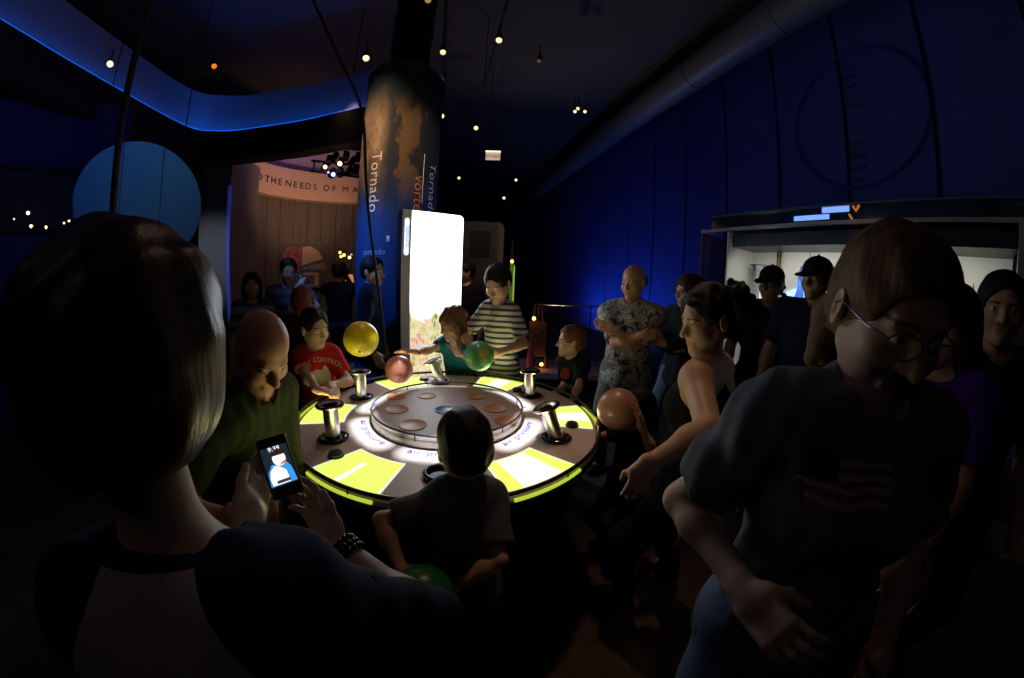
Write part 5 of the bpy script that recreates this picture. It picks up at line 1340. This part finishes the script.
# --- girl in teal
C = at(453, 323, 2.5)
girl = person('girl in a teal top with loose light brown hair reaching over the salmon ball', 'girl', C, 1.24, Fdir(195), hs=.230, g=.86, lean=.26, hd=Fdir(226), pitch=.30, sk=FAIR, h=.0065, child=1, sex=1,
    arms={'R': dict(hand=at(413, 353, 2.28), dir=V3(-1, -.35, .15), palm=V3(.1, -.4, -1), curl=.25, spread=.3, pole=V3(-.4, .3, -1)), 'L': dict(hand=at(457, 352, 2.28), dir=V3(-.30, -.15, .9), palm=V3(-.6, -.7, 0), curl=.35, pole=V3(.8, .2, -.6), spread=.25)},
    top=dict(type='tshirt', mat=cloth('teal', (.02, .18, .27), var=.15), sleeve=.5, neck=.07), bottom=dict(mat=DJEANS), shoe=SHOG, hair=('long', LBH, None, .006))
# --- older boy in striped polo
C = at(498, 283, 2.42)
POLO = stripes('polo_stripes', (.62, .57, .54), (.045, .055, .11), .042, .56)
polo = person('boy in a navy and white striped polo shirt looking down at his globe ball', 'boy', C, 1.58, Fdir(196), hs=.245, g=.78, shw=.86, lean=.24, hd=Fdir(206), pitch=.56, sk=FAIR, h=.007, child=1,
    arms={'R': dict(hand=at(471, 347, 2.28), dir=V3(.15, -.3, -.8), palm=V3(1, .3, -.2), curl=.5, pole=V3(-.7, .4, -.4), spread=.3), 'L': dict(hand=at(499, 352, 2.27), dir=V3(-.7, -.4, -.25), palm=V3(-.8, .4, .1), curl=.55, pole=V3(1., .3, -.5), spread=.3)},
    top=dict(type='polo', mat=POLO, sleeve=.78, neck=.058, t=.016, collar=True, collar_mat=cloth('polo_collar', (.34, .30, .30))), bottom=dict(mat=DJEANS), shoe=SHOG, hair=('short', DKH))
# --- small boy
C = at(571, 341, 2.36)
tod = person('small red haired boy in a dark T-shirt with a red disc print', 'boy', C, 1.18, Fdir(232), hs=.205, g=.9, lean=.2, hd=Fdir(268), pitch=.02, sk=FAIR, h=.0065, child=1,
    arms={'L': dict(hand=at(570, 404, 2.12), dir=V3(-.5, -.7, -.1), palm=V3(0, 0, -1), curl=.5, pole=V3(.8, -.2, -.4)), 'R': dict(hand=at(556, 393, 2.28), dir=V3(-.6, -.5, -.2), palm=V3(0, 0, -1), curl=.5)},
    top=dict(type='tshirt', mat=cloth('ink', (.010, .014, .022)), sleeve=.75, neck=.06), bottom=dict(mat=DJEANS), shoe=SHOG, hair=('short', RDH))
v, f = polymesh([(.040 * math.cos(a), .044 * math.sin(a)) for a in np.linspace(0, 2 * pi, 20, endpoint=False)]); chest_decal(tod, 'shirt_disc', v, f, mat('red_ink', (.42, .05, .03), rough=.8), .0, .045)
v, f = polymesh([(-.06, -.02), (-.03, -.035), (0, -.02), (.03, -.04), (.06, -.02), (.055, .005), (.02, -.01), (-.02, .004), (-.055, .008)]); chest_decal(tod, 'shirt_motif', v, f, TEEW, 0, -.03)
# --- man in floral shirt
C = at(633.5, 282, 2.62)
FLOR = ramp_mat('floral_print', 'noise', [(.40, (.03, .04, .05)), (.46, (.30, .27, .22)), (.50, (.58, .53, .46)), (.55, (.08, .11, .16)), (.62, (.50, .50, .50))], rough=.85, scale=15, detail=3, dist=1.5)
cr = [at(606, 303, 2.45), at(651, 322, 2.42)]
haw = person('balding man in a floral short sleeved shirt standing with his arms crossed', 'man', C, 1.68, Fdir(208), hs=.245, g=1.12, lean=-.02, hd=Fdir(228), pitch=.16, sk=RUDDY, h=.008, belly=.035,
    arms={'R': dict(up=-.03, hand=at(643, 335, 2.42), dir=V3(.8, -.1, .1), palm=V3(.2, .8, -.3), curl=.5, pole=V3(-.5, .1, -1.5)), 'L': dict(up=-.03, hand=at(613, 329, 2.40), dir=V3(-.75, .2, .15), palm=V3(.1, .9, .3), curl=.6, pole=V3(.5, .2, -1.5))},
    top=dict(type='shirt', mat=FLOR, sleeve=.82, neck=.060, t=.014, hem=.16, collar=True, collar_mat=FLOR), bottom=dict(mat=KHAKI), shoe=SHO, hair=None)
hp = [elli(haw.C + haw.R @ (V3(0, -.050, .000) * haw.k), V3(.080, .068, .062) * haw.k, haw.R, .01), rbox(haw.C + haw.R @ (V3(0, .08, 0) * haw.k), V3(.2, .1, .2) * haw.k, .01, haw.R, .01, 's')]
sdf_obj('hair', hp, .006, HAIRM('grey_brown', (.10, .07, .05)), haw.root, disp=folds(.003, 3, 70))
# --- woman in hoodie
C = at(688, 291, 2.96)
hoo = person('person with brown hair and glasses in a dark hooded jacket, arms folded', 'person', C, 1.66, Fdir(232), hs=.25, g=1.0, hd=Fdir(258), pitch=.10, sk=FAIR, h=.009, sex=1, bust=.9,
    arms={'R': dict(hand=at(672, 348, 2.70), dir=V3(.7, -.3, .1), palm=V3(.3, .8, 0), curl=.5, pole=V3(-.6, .6, -.8)), 'L': dict(hand=at(664, 344, 2.68), dir=V3(-.5, .6, .2), palm=V3(.3, .8, 0), curl=.5, pole=V3(.6, -.6, -.8))},
    top=dict(type='hoodie', name='jacket', mat=cloth('hoodie', (.030, .030, .045)), sleeve=1.97, neck=.075, t=.022, hem=.13, hood=True), bottom=dict(mat=JEANS), shoe=SHO, hair=('bob', BRH, None, .005), spec=mat('thin_frame', (.3, .28, .25), rough=.2, metal=1.))
# --- woman with curly bun
C = at(708, 319, 1.36)
def curly(p):
    r = np.random.default_rng(4); out = []; c = p.C + p.R @ (V3(0, -.132, .058) * p.k)
    out.append(ball(c, .048 * p.k, .02)); out.append(cone(p.C + p.R @ (V3(0, -.09, .04) * p.k), c, .04 * p.k, .04 * p.k, .02))
    for i in range(44):
        d = nrm(r.normal(size=3)); out.append(ball(c + d * .050 * p.k * r.uniform(.7, 1.15), .013 * p.k, .006))
    for i in range(5): out.append(ball(p.C + p.R @ (V3(-.03 + .012 * i, -.105, -.06 - .008 * i) * p.k), .011 * p.k, .008))
    return out
bun = person('woman with a dark curly bun in a black tank top', 'woman', C, 1.52, Fdir(318), hs=.240, g=1.12, lean=.06, hd=Fdir(268), pitch=.26, sk=OLV, h=.0055, sex=1, bust=1.15,
    arms={'L': dict(hs=.86, hand=at(645, 466, .97), dir=V3(-.15, .0, -.9), palm=V3(.3, .8, -.1), curl=.5, pole=V3(.3, -.5, 0)), 'R': dict(hand=at(668, 470, 1.55), dir=V3(-.1, .1, -1), curl=.4)},
    legs={'L': dict(foot=V3(.60, 1.18, .075), fdir=V3(-1, .1, 0), pole=V3(-1, .1, 0)), 'R': dict(foot=V3(.92, 1.34, .075), fdir=V3(-.9, .3, 0), pole=V3(-1, .2, 0))},
    top=dict(type='tank', name='tank_top', mat=cloth('black_tank', (.010, .009, .012)), t=.008, hem=.12), bottom=dict(mat=DKP, t=.018, waist=.10), shoe=SHOB, hair=('tied', BLH, curly, .005))
# --- child with the ball before the face
C = at(637, 409, 1.78)
bkd = person('child with dark shoulder length hair hiding behind the dusky pink ball', 'child', C, 1.04, Fdir(235), hs=.20, g=.86, hd=Fdir(240), pitch=.05, sk=TANS, h=.007, child=1, sex=1,
    arms={'L': dict(hand=at(641, 425, 1.60), dir=V3(-.35, -.1, .9), palm=V3(-.8, .4, 0), curl=.35, spread=.35, pole=V3(.4, -.5, -.8)), 'R': dict(hand=at(599, 425, 1.74), dir=V3(-.1, -.3, .9), palm=V3(.7, -.5, 0), curl=.4, spread=.3, pole=V3(-.4, .5, -.8))},
    top=dict(type='tshirt', mat=cloth('midnight', (.012, .013, .024)), sleeve=.55, neck=.065), bottom=dict(mat=DKP), shoe=SHO, hair=('long', BLH))
# --- boy in front, back turned
C = at(464, 446, 1.0)
frb = person('boy in a grey T-shirt standing with his back turned in front of the table', 'boy', C, 1.12, Fdir(-12), hs=.212, g=.80, shw=.9, neck=.175, lean=.16, hd=Fdir(-22), pitch=.10, sk=TANS, h=.005, child=1,
    arms={'L': dict(hand=at(404, 574, .98), dir=V3(-.1, .25, -.9), palm=V3(.9, .2, -.2), curl=.55, spread=.2, pole=V3(-.9, -.5, 0)), 'R': dict(hand=at(448, 590, 1.02), dir=V3(-.6, .1, -.4), palm=V3(-.7, .2, .3), curl=.5, pole=V3(.9, -.5, -.3))},
    top=dict(type='tshirt', mat=cloth('grey_tee', (.10, .103, .115)), sleeve=.80, neck=.062, t=.016), bottom=dict(mat=DJEANS), shoe=SHO, hair=('short', BLH))
# --- bald man in green
C = at(262, 350, 1.25)
GRN = cloth('olive_green', (.045, .058, .022))
bald = person('bald man in an olive green shirt bending forward and looking down', 'man', C, 1.72, Fdir(88), hs=.250, g=1.0, lean=.40, hd=Fdir(112), pitch=.66, sk=('sunburnt', (.50, .24, .15)), h=.0055, neck=.15, nose=1.15,
    arms={'L': dict(hand=at(268, 505, 1.22), dir=V3(.1, -.3, -.8), palm=V3(-.5, -.2, -.5), curl=.6, pole=V3(-.2, .8, -.5)), 'R': dict(hand=at(236, 520, 1.0), dir=V3(.3, -.2, -.8), palm=V3(.3, .4, -.5), curl=.6, pole=V3(-.6, -.5, -.4))},
    top=dict(type='shirt', mat=GRN, sleeve=1.35, neck=.062, t=.02, collar=True, collar_mat=GRN), bottom=dict(mat=KHAKI), shoe=SHO, hair=None)
# --- people beyond the table on the left
C = at(303, 303, 3.0)
person('person with auburn hair and a dark jacket, back turned, behind the boy in red', 'person', C, 1.50, Fdir(-15), hs=.24, hd=Fdir(-5), pitch=.3, sk=('orange_lit', (.60, .20, .10)), h=.012, neck=.15,  # orange light on the neck is painted into the skin colour
    top=dict(type='jacket', name='jacket', mat=cloth('dark_maroon', (.030, .012, .014)), sleeve=1.95, neck=.07, t=.02), bottom=dict(mat=DKP), shoe=SHO, hair=('short', RDH))
C = at(288.5, 271, 3.75)
NST = stripes('navy_broad_stripes', (.045, .06, .13), (.13, .15, .21), .10, .5)
person('man in a broad striped navy shirt standing before the painting', 'man', C, 1.70, Fdir(150), hs=.24, hd=Fdir(140), pitch=.15, sk=FAIR, h=.013,
    arms={'R': dict(hand=at(297, 288, 3.55), dir=V3(.6, -.2, .5), pole=V3(-.4, .3, -.8)), 'L': dict(hand=at(301, 289, 3.62), dir=V3(.3, -.3, .6), pole=V3(.6, .3, -.8))},
    top=dict(type='tshirt', mat=NST, sleeve=.8), bottom=dict(mat=DKP), shoe=SHO, hair=('short', DKH))
C = at(252, 285, 3.6)
WST = stripes('navy_white_stripes', (.035, .04, .13), (.26, .27, .32), .125, .55)
person('woman with long dark hair in a striped top beside the plaster pillar', 'woman', C, 1.57, Fdir(140), hs=.23, hd=Fdir(140), sk=TANS, h=.013, sex=1, bust=.9,
    top=dict(type='tshirt', mat=WST, sleeve=.9), bottom=dict(mat=DKP), shoe=SHO, hair=('long', BLH))
C = at(339.5, 271.5, 4.65)
cmn = person('man in black T-shirt and jeans, back turned, holding a camera to his face', 'man', C, 1.76, Fdir(-20), hs=.25, hd=Fdir(-15), sk=TANS, h=.013,
    arms={'R': dict(hand=at(346, 276, 4.8), dir=V3(-.1, .3, .9), palm=V3(-1, .2, 0), pole=V3(.5, .1, -.9)), 'L': dict(hand=at(337, 277, 4.9), dir=V3(.2, .3, .8), palm=V3(1, .2, 0), pole=V3(-.5, .1, -.9))},
    top=dict(type='tshirt', mat=cloth('black_tee', (.010, .010, .012)), sleeve=.7), bottom=dict(mat=DJEANS), shoe=SHO, hair=('short', DKH))
p = at(344.5, 271, 4.82); t = thing('camera', 'small black camera held up by the man in the gallery', 'camera', p)
MB().box(p, (.13, .06, .085), Rz(.35), .01).build('body', BLACK, t); MB().lathe([(.032, 0), (.034, .06), (.028, .065)], p + V3(.02, .03, 0), zto((-.34, .94, 0)), 20).build('lens', DARKM, t, True)
C = at(373, 271.5, 3.27)
person('man in a long dark coat standing half hidden behind the slanting cable', 'man', C, 1.72, Fdir(75), hs=.255, g=.9, hd=Fdir(104), sk=FAIR, h=.011,
    top=dict(type='coat', name='coat', mat=cloth('dark_coat', (.006, .012, .045)), sleeve=1.97, t=.024, hem=.34, neck=.07), bottom=dict(mat=DKP), shoe=SHO, hair=('short', BLH))
C = at(466, 272, 4.2)
person('dim figure in dark clothes standing between the light box and the grey brown panel', 'person', C, 1.66, Fdir(200), hs=.235, hd=Fdir(240), sk=TANS, h=.014,
    top=dict(type='tshirt', mat=cloth('dim_black', (.012, .010, .012)), sleeve=1.9), bottom=dict(mat=DKP), shoe=SHO, hair=('short', BLH))
# --- men in caps by the case
CAPM = cloth('black_cap', (.010, .010, .013)); BT = cloth('black_shirt', (.008, .009, .011))
C = at(771, 284, 2.85)
def nape(p):
    q = lambda x, y, z: p.C + p.R @ (V3(x, y, z) * p.k)
    r = np.random.default_rng(9); return [ball(q(r.uniform(-.07, .07), -.07 - r.uniform(0, .03), -.01 - r.uniform(0, .07)), .022 * p.k, .012) for i in range(16)]
person('man in a dark cap and glasses with curls at his nape', 'man', C, 1.74, Fdir(215), hs=.24, g=1.05, hd=Fdir(245), pitch=.05, sk=('backlit_shade', (.28, .16, .10)), h=.010,  # both cap men: backlit shade painted into a darker skin colour
    top=dict(type='tshirt', mat=BT, sleeve=.8, t=.018), bottom=dict(mat=DKP), shoe=SHO, hair=('tied', DKH, nape), hat=CAPM, spec=mat('dark_frame', (.02, .02, .03), rough=.15))
C = at(816.5, 279, 2.55)
person('man in a black cap standing before the lit blue figure in the case', 'man', C, 1.77, Fdir(232), hs=.25, g=1.1, hd=Fdir(256), pitch=.02, sk=('backlit_shade', (.28, .16, .10)), h=.010,
    top=dict(type='tshirt', mat=cloth('navy_tee', (.008, .010, .022)), sleeve=.75, t=.018, neck=.062), bottom=dict(mat=DKP), shoe=SHO, hair=('short', BLH), hat=CAPM)
# --- right edge
C = at(948, 324, 1.45)
person('girl with long dark hair in a purple T-shirt behind the flag print woman', 'girl', C, 1.55, Fdir(262), hs=.235, hd=Fdir(275), pitch=.15, sk=TANS, h=.007, sex=1, bust=.7,
    arms={'L': dict(hand=at(905, 575, 1.35), dir=V3(-.5, -.1, -.8), pole=V3(.5, -.8, 0)), 'R': dict()},
    top=dict(type='tshirt', mat=cloth('purple', (.075, .018, .36)), sleeve=.8, neck=.075, t=.012), bottom=dict(mat=DJEANS), shoe=SHO, hair=('long', DKH))
C = at(1001, 309, 1.78)
EDG = stripes('dark_rust_stripes', (.014, .012, .013), (.09, .05, .035), .075, .72)
person('young man with short dark hair in a dark shirt with rusty stripes', 'man', C, 1.70, Fdir(232), hs=.24, hd=Fdir(244), pitch=.05, sk=TANS, h=.008,
    top=dict(type='tshirt', mat=EDG, sleeve=.8), bottom=dict(mat=DKP), shoe=SHO, hair=('short', BLH))
# --- woman with the flag shirt
C = at(889, 312, .68)
def pony(p):
    q = lambda x, y, z: p.C + p.R @ (V3(x, y, z) * p.k)
    r = np.random.default_rng(2)
    out = [ball(q(0, -.105, -.015), .026 * p.k, .015), cone(q(.0, -.105, -.015), q(.012, -.135, -.075), .030 * p.k, .036 * p.k, .02), cone(q(.012, -.135, -.075), q(.02, -.12, -.165), .036 * p.k, .020 * p.k, .02)]
    for i in range(26): t = r.uniform(0, 1); out.append(ball(q(.005 + .015 * t + r.normal() * .014, -.108 - .03 * math.sin(t * 2.6) + r.normal() * .014, -.03 - .13 * t), .011 * p.k, .007))
    return out
flg = person('woman in glasses and a ponytail wearing a grey T-shirt with a flag print', 'woman', C, 1.60, Fdir(200), hs=.243, g=.95, shw=1.22, lean=.02, neck=.15, side=-.04, hd=Fdir(204), pitch=.40, roll=-.08, sk=('shadowed', (.42, .27, .21)), h=.004, sex=1, bust=1.0,
    arms={'R': dict(hand=at(746, 592, .68), dir=at(785, 640, .66) - at(746, 592, .68), palm=V3(.4, .75, -.2), curl=.55, pole=V3(-.15, 1., 0)), 'L': dict(pole=V3(.6, .4, 0))},
    top=dict(type='tshirt', mat=cloth('slate_tee', (.10, .115, .16)), sleeve=.72, t=.016, neck=.066, hem=.14), bottom=dict(mat=JEANS, t=.016), shoe=SHOG, hair=('tied', MBH, pony), spec=mat('clear_frame', (.30, .25, .5), rough=.12, metal=.7))
FR1 = mat('flag_red', (.20, .035, .04), rough=.85); FW1 = mat('flag_pale', (.30, .28, .27), rough=.85); FB1 = mat('flag_blue', (.03, .04, .10), rough=.85)
def quad(x0, y0, x1, y1): return np.array([(x0, y0, 0), (x1, y0, 0), (x1, y1, 0), (x0, y1, 0)], float), [(0, 1, 2, 3)]
for i in range(9):
    y1 = .055 - i * .0125; v, f = quad(-.02 if i < 5 else -.10, y1 - .0125, .10, y1); v[:, 1] += .006 * np.sin(v[:, 0] * 30); v = v * .72 + V3(-.06, .085, 0)
    chest_decal(flg, 'flag_stripe', v, f, FR1 if i % 2 == 0 else FW1, 0., .0, .002)
v, f = quad(-.10, .055 - 5 * .0125, -.02, .055); v = v * .72 + V3(-.06, .085, 0); chest_decal(flg, 'flag_canton', v, f, FB1, 0, 0, .002)
# --- woman with the phone
C = at(140, 344, .435)
def rag(p):
    m = bpy.data.materials.new('cloth_raglan'); m.use_nodes = True; nt = m.node_tree; N = nt.nodes.new; Lk = nt.links.new; bs = nt.nodes['Principled BSDF']
    tc = N('ShaderNodeTexCoord'); o = p.N0 - wloc(p.root)
    def dot(v):
        d = N('ShaderNodeVectorMath'); d.operation = 'DOT_PRODUCT'; sb = N('ShaderNodeVectorMath'); sb.operation = 'SUBTRACT'
        Lk(tc.outputs['Object'], sb.inputs[0]); sb.inputs[1].default_value = tuple(o); Lk(sb.outputs[0], d.inputs[0]); d.inputs[1].default_value = tuple(v); return d.outputs['Value']
    def mth(op, a, b):
        x = N('ShaderNodeMath'); x.operation = op
        for i_, q in enumerate((a, b)):
            if isinstance(q, (int, float)): x.inputs[i_].default_value = q
            elif q is not None: Lk(q, x.inputs[i_])
        return x.outputs[0]
    side = mth('ABSOLUTE', dot(p.Rt), None); t = dot(-p.A)
    lim = mth('ADD', mth('MULTIPLY', t, .45), .062)
    f = mth('MAXIMUM', mth('GREATER_THAN', side, lim), mth('LESS_THAN', t, -.028))
    mx = N('ShaderNodeMix'); mx.data_type = 'RGBA'; Lk(f, mx.inputs['Factor']); mx.inputs['A'].default_value = (.50, .41, .43, 1); mx.inputs['B'].default_value = (.018, .024, .052, 1)
    Lk(mx.outputs['Result'], bs.inputs['Base Color']); bs.inputs['Roughness'].default_value = .9; bs.inputs['Specular IOR Level'].default_value = .12
    return m
wom = person('woman with bobbed brown hair in a raglan shirt, seen from behind holding a phone', 'woman', C, 1.62, Fdir(-22), hs=.208, g=.88, neck=.247, lean=.22, side=-.10, hd=Fdir(-12), pitch=.16, sk=('dim', (.50, .33, .25)), h=.004, sex=1, bust=.9,
    arms={'R': dict(hand=at(333, 543, .70), dir=at(304, 482, .765) - at(333, 543, .70), palm=V3(-.6, -.3, .5), fcurl=[.5, .55, .6, .6], pole=at(640, 760, .55) - at(300, 600, .43), spread=.15, thumb=.2), 'L': dict(hand=at(248, 522, .68), dir=at(262, 466, .75) - at(248, 522, .68), palm=V3(.8, .1, .2), fcurl=[.5, .5, .55, .6], pole=V3(-.5, -.2, -1), thumb=.2)},
    top=dict(type='tshirt', mat=rag, sleeve=.92, t=.014, neck=.068), bottom=dict(mat=DJEANS), shoe=SHO, hair=('bob', BRG, None, .0028))
# bracelets on her wrist
d = nrm(wom.wr['R'] - wom.el['R']); R = zto(d); BRC = mat('dark_beads', (.05, .035, .03), rough=.2, metal=.3)
for j in range(3):
    b = MB(); c = wom.wr['R'] - d * (.022 + .012 * j)
    for i in range(18): a = 2 * pi * i / 18; b.sphere(c + R @ V3(.033 * math.cos(a), .030 * math.sin(a), 0), .0058, 10, 7)
    b.build('bracelet', BRC, wom.root, True)
# the phone
pc_ = at(279, 466, .70); top_, bot_ = at(268, 437, .715), at(287, 494, .685)
yv = nrm(top_ - bot_); xv = at(297, 461, .70) - at(263, 470, .70); xv = nrm(xv - (xv @ yv) * yv); zv = np.cross(xv, yv)
if zv @ (EYE - pc_) < 0: zv = -zv
Rp = np.stack([xv, yv, zv], 1)
ph_ = thing('phone', 'black phone with a lit picture on its screen, held up by a woman', 'phone', pc_)
MB().box(pc_, (.058, .115, .009), Rp, .004).build('case', mat('phone_black', (.012, .012, .013), rough=.25), ph_)
def pq(mb, poly, z=.0052, dep=.0006): return mb.prism([(x, y) for x, y in poly], xv, yv, zv * dep, pc_ + zv * z)
def em(n, c, s): return mat('screen_' + n, (.02, .02, .02), emit=c, es=s)
scn = pq(MB(), [(-.025, -.037), (.025, -.037), (.025, .037), (-.025, .037)]).build('screen', em('black', (.012, .02, .03), 1.), ph_)
pq(MB(), [(-.024, -.035), (.024, -.035), (.021, -.008), (.012, .008), (-.004, .002), (-.012, .004), (-.022, -.01)], .0060).build('picture_blue', em('blue', (.04, .30, .75), 1.2), scn)
pq(MB(), [(-.02, -.034), (.012, -.034), (.010, -.012), (.000, -.003), (-.008, .000), (-.017, -.008), (-.021, -.02)], .0068).build('picture_pale', em('pale', (.95, .95, 1.), 1.6), scn)
pq(MB(), [(.004 + .012 * math.cos(a), .012 + .014 * math.sin(a)) for a in np.linspace(0, 2 * pi, 18, endpoint=False)], .0068).build('picture_face', em('face', (1., .85, .80), 1.5), scn)
pq(MB(), [(-.007, .018), (.015, .018), (.016, .026), (.004, .030), (-.007, .026)], .0074).build('picture_hair', em('hair', (.06, .02, .02), .6), scn)
pq(MB(), [(.002, -.001), (.014, .001), (.015, .006), (.006, .003)], .0074).build('picture_red', em('red', (.9, .12, .05), 1.), scn)
pq(MB(), [(-.012, -.033), (.013, -.033), (.013, -.027), (-.012, -.027)], .0076).build('toolbar', em('toolbar', (.05, .05, .06), 1.), scn)
v, f = text_mesh('9:39', .013); mesh_obj('clock_digits', [pc_ + zv * .0062 + xv * x[0] + yv * (x[1] + .0315) for x in v], f, em('digits', (.8, .9, 1.), 1.4), scn)
MB().lathe([(.0052, 0), (.0052, .0008), (.001, .0008)], pc_ - yv * .0465 + zv * .0044, Rp, 20).build('home_button', mat('button_grey', (.03, .03, .03), rough=.4), ph_)
# folded umbrella hooked over the far rim, beside the boy in the polo
uh = at(534, 338, 2.28); ub = atz(528, 377, .78); ub = V3(uh[0] - .015, uh[1] + .02, .03)
um = thing('umbrella', 'folded purple umbrella with a black hooked handle behind the far tube', 'umbrella', ub)
hk = [uh + V3(-.02 + .0, 0, -.06), uh + V3(-.02, 0, .0)] + [uh + V3(.01 - .032 * math.cos(a), 0, .02 + .032 * math.sin(a)) for a in np.linspace(.1, 3.6, 10)]
MB().tube([V3(uh[0] - .018, uh[1], .92)] + hk, .007, 8).build('handle', mat('black_rubber', (.012, .011, .01), rough=.5), um, True)
MB().lathe([(.001, .05), (.012, .10), (.030, .45), (.036, .85), (.022, 1.0), (.008, 1.08)], (uh[0] - .018, uh[1], 0), seg=14).build('canopy', cloth('plum', (.16, .02, .10)), um, True)
MB().tube([V3(uh[0] - .018, uh[1], .0), V3(uh[0] - .018, uh[1], .1)], .006, 8).build('ferrule', DARKM, um, True)
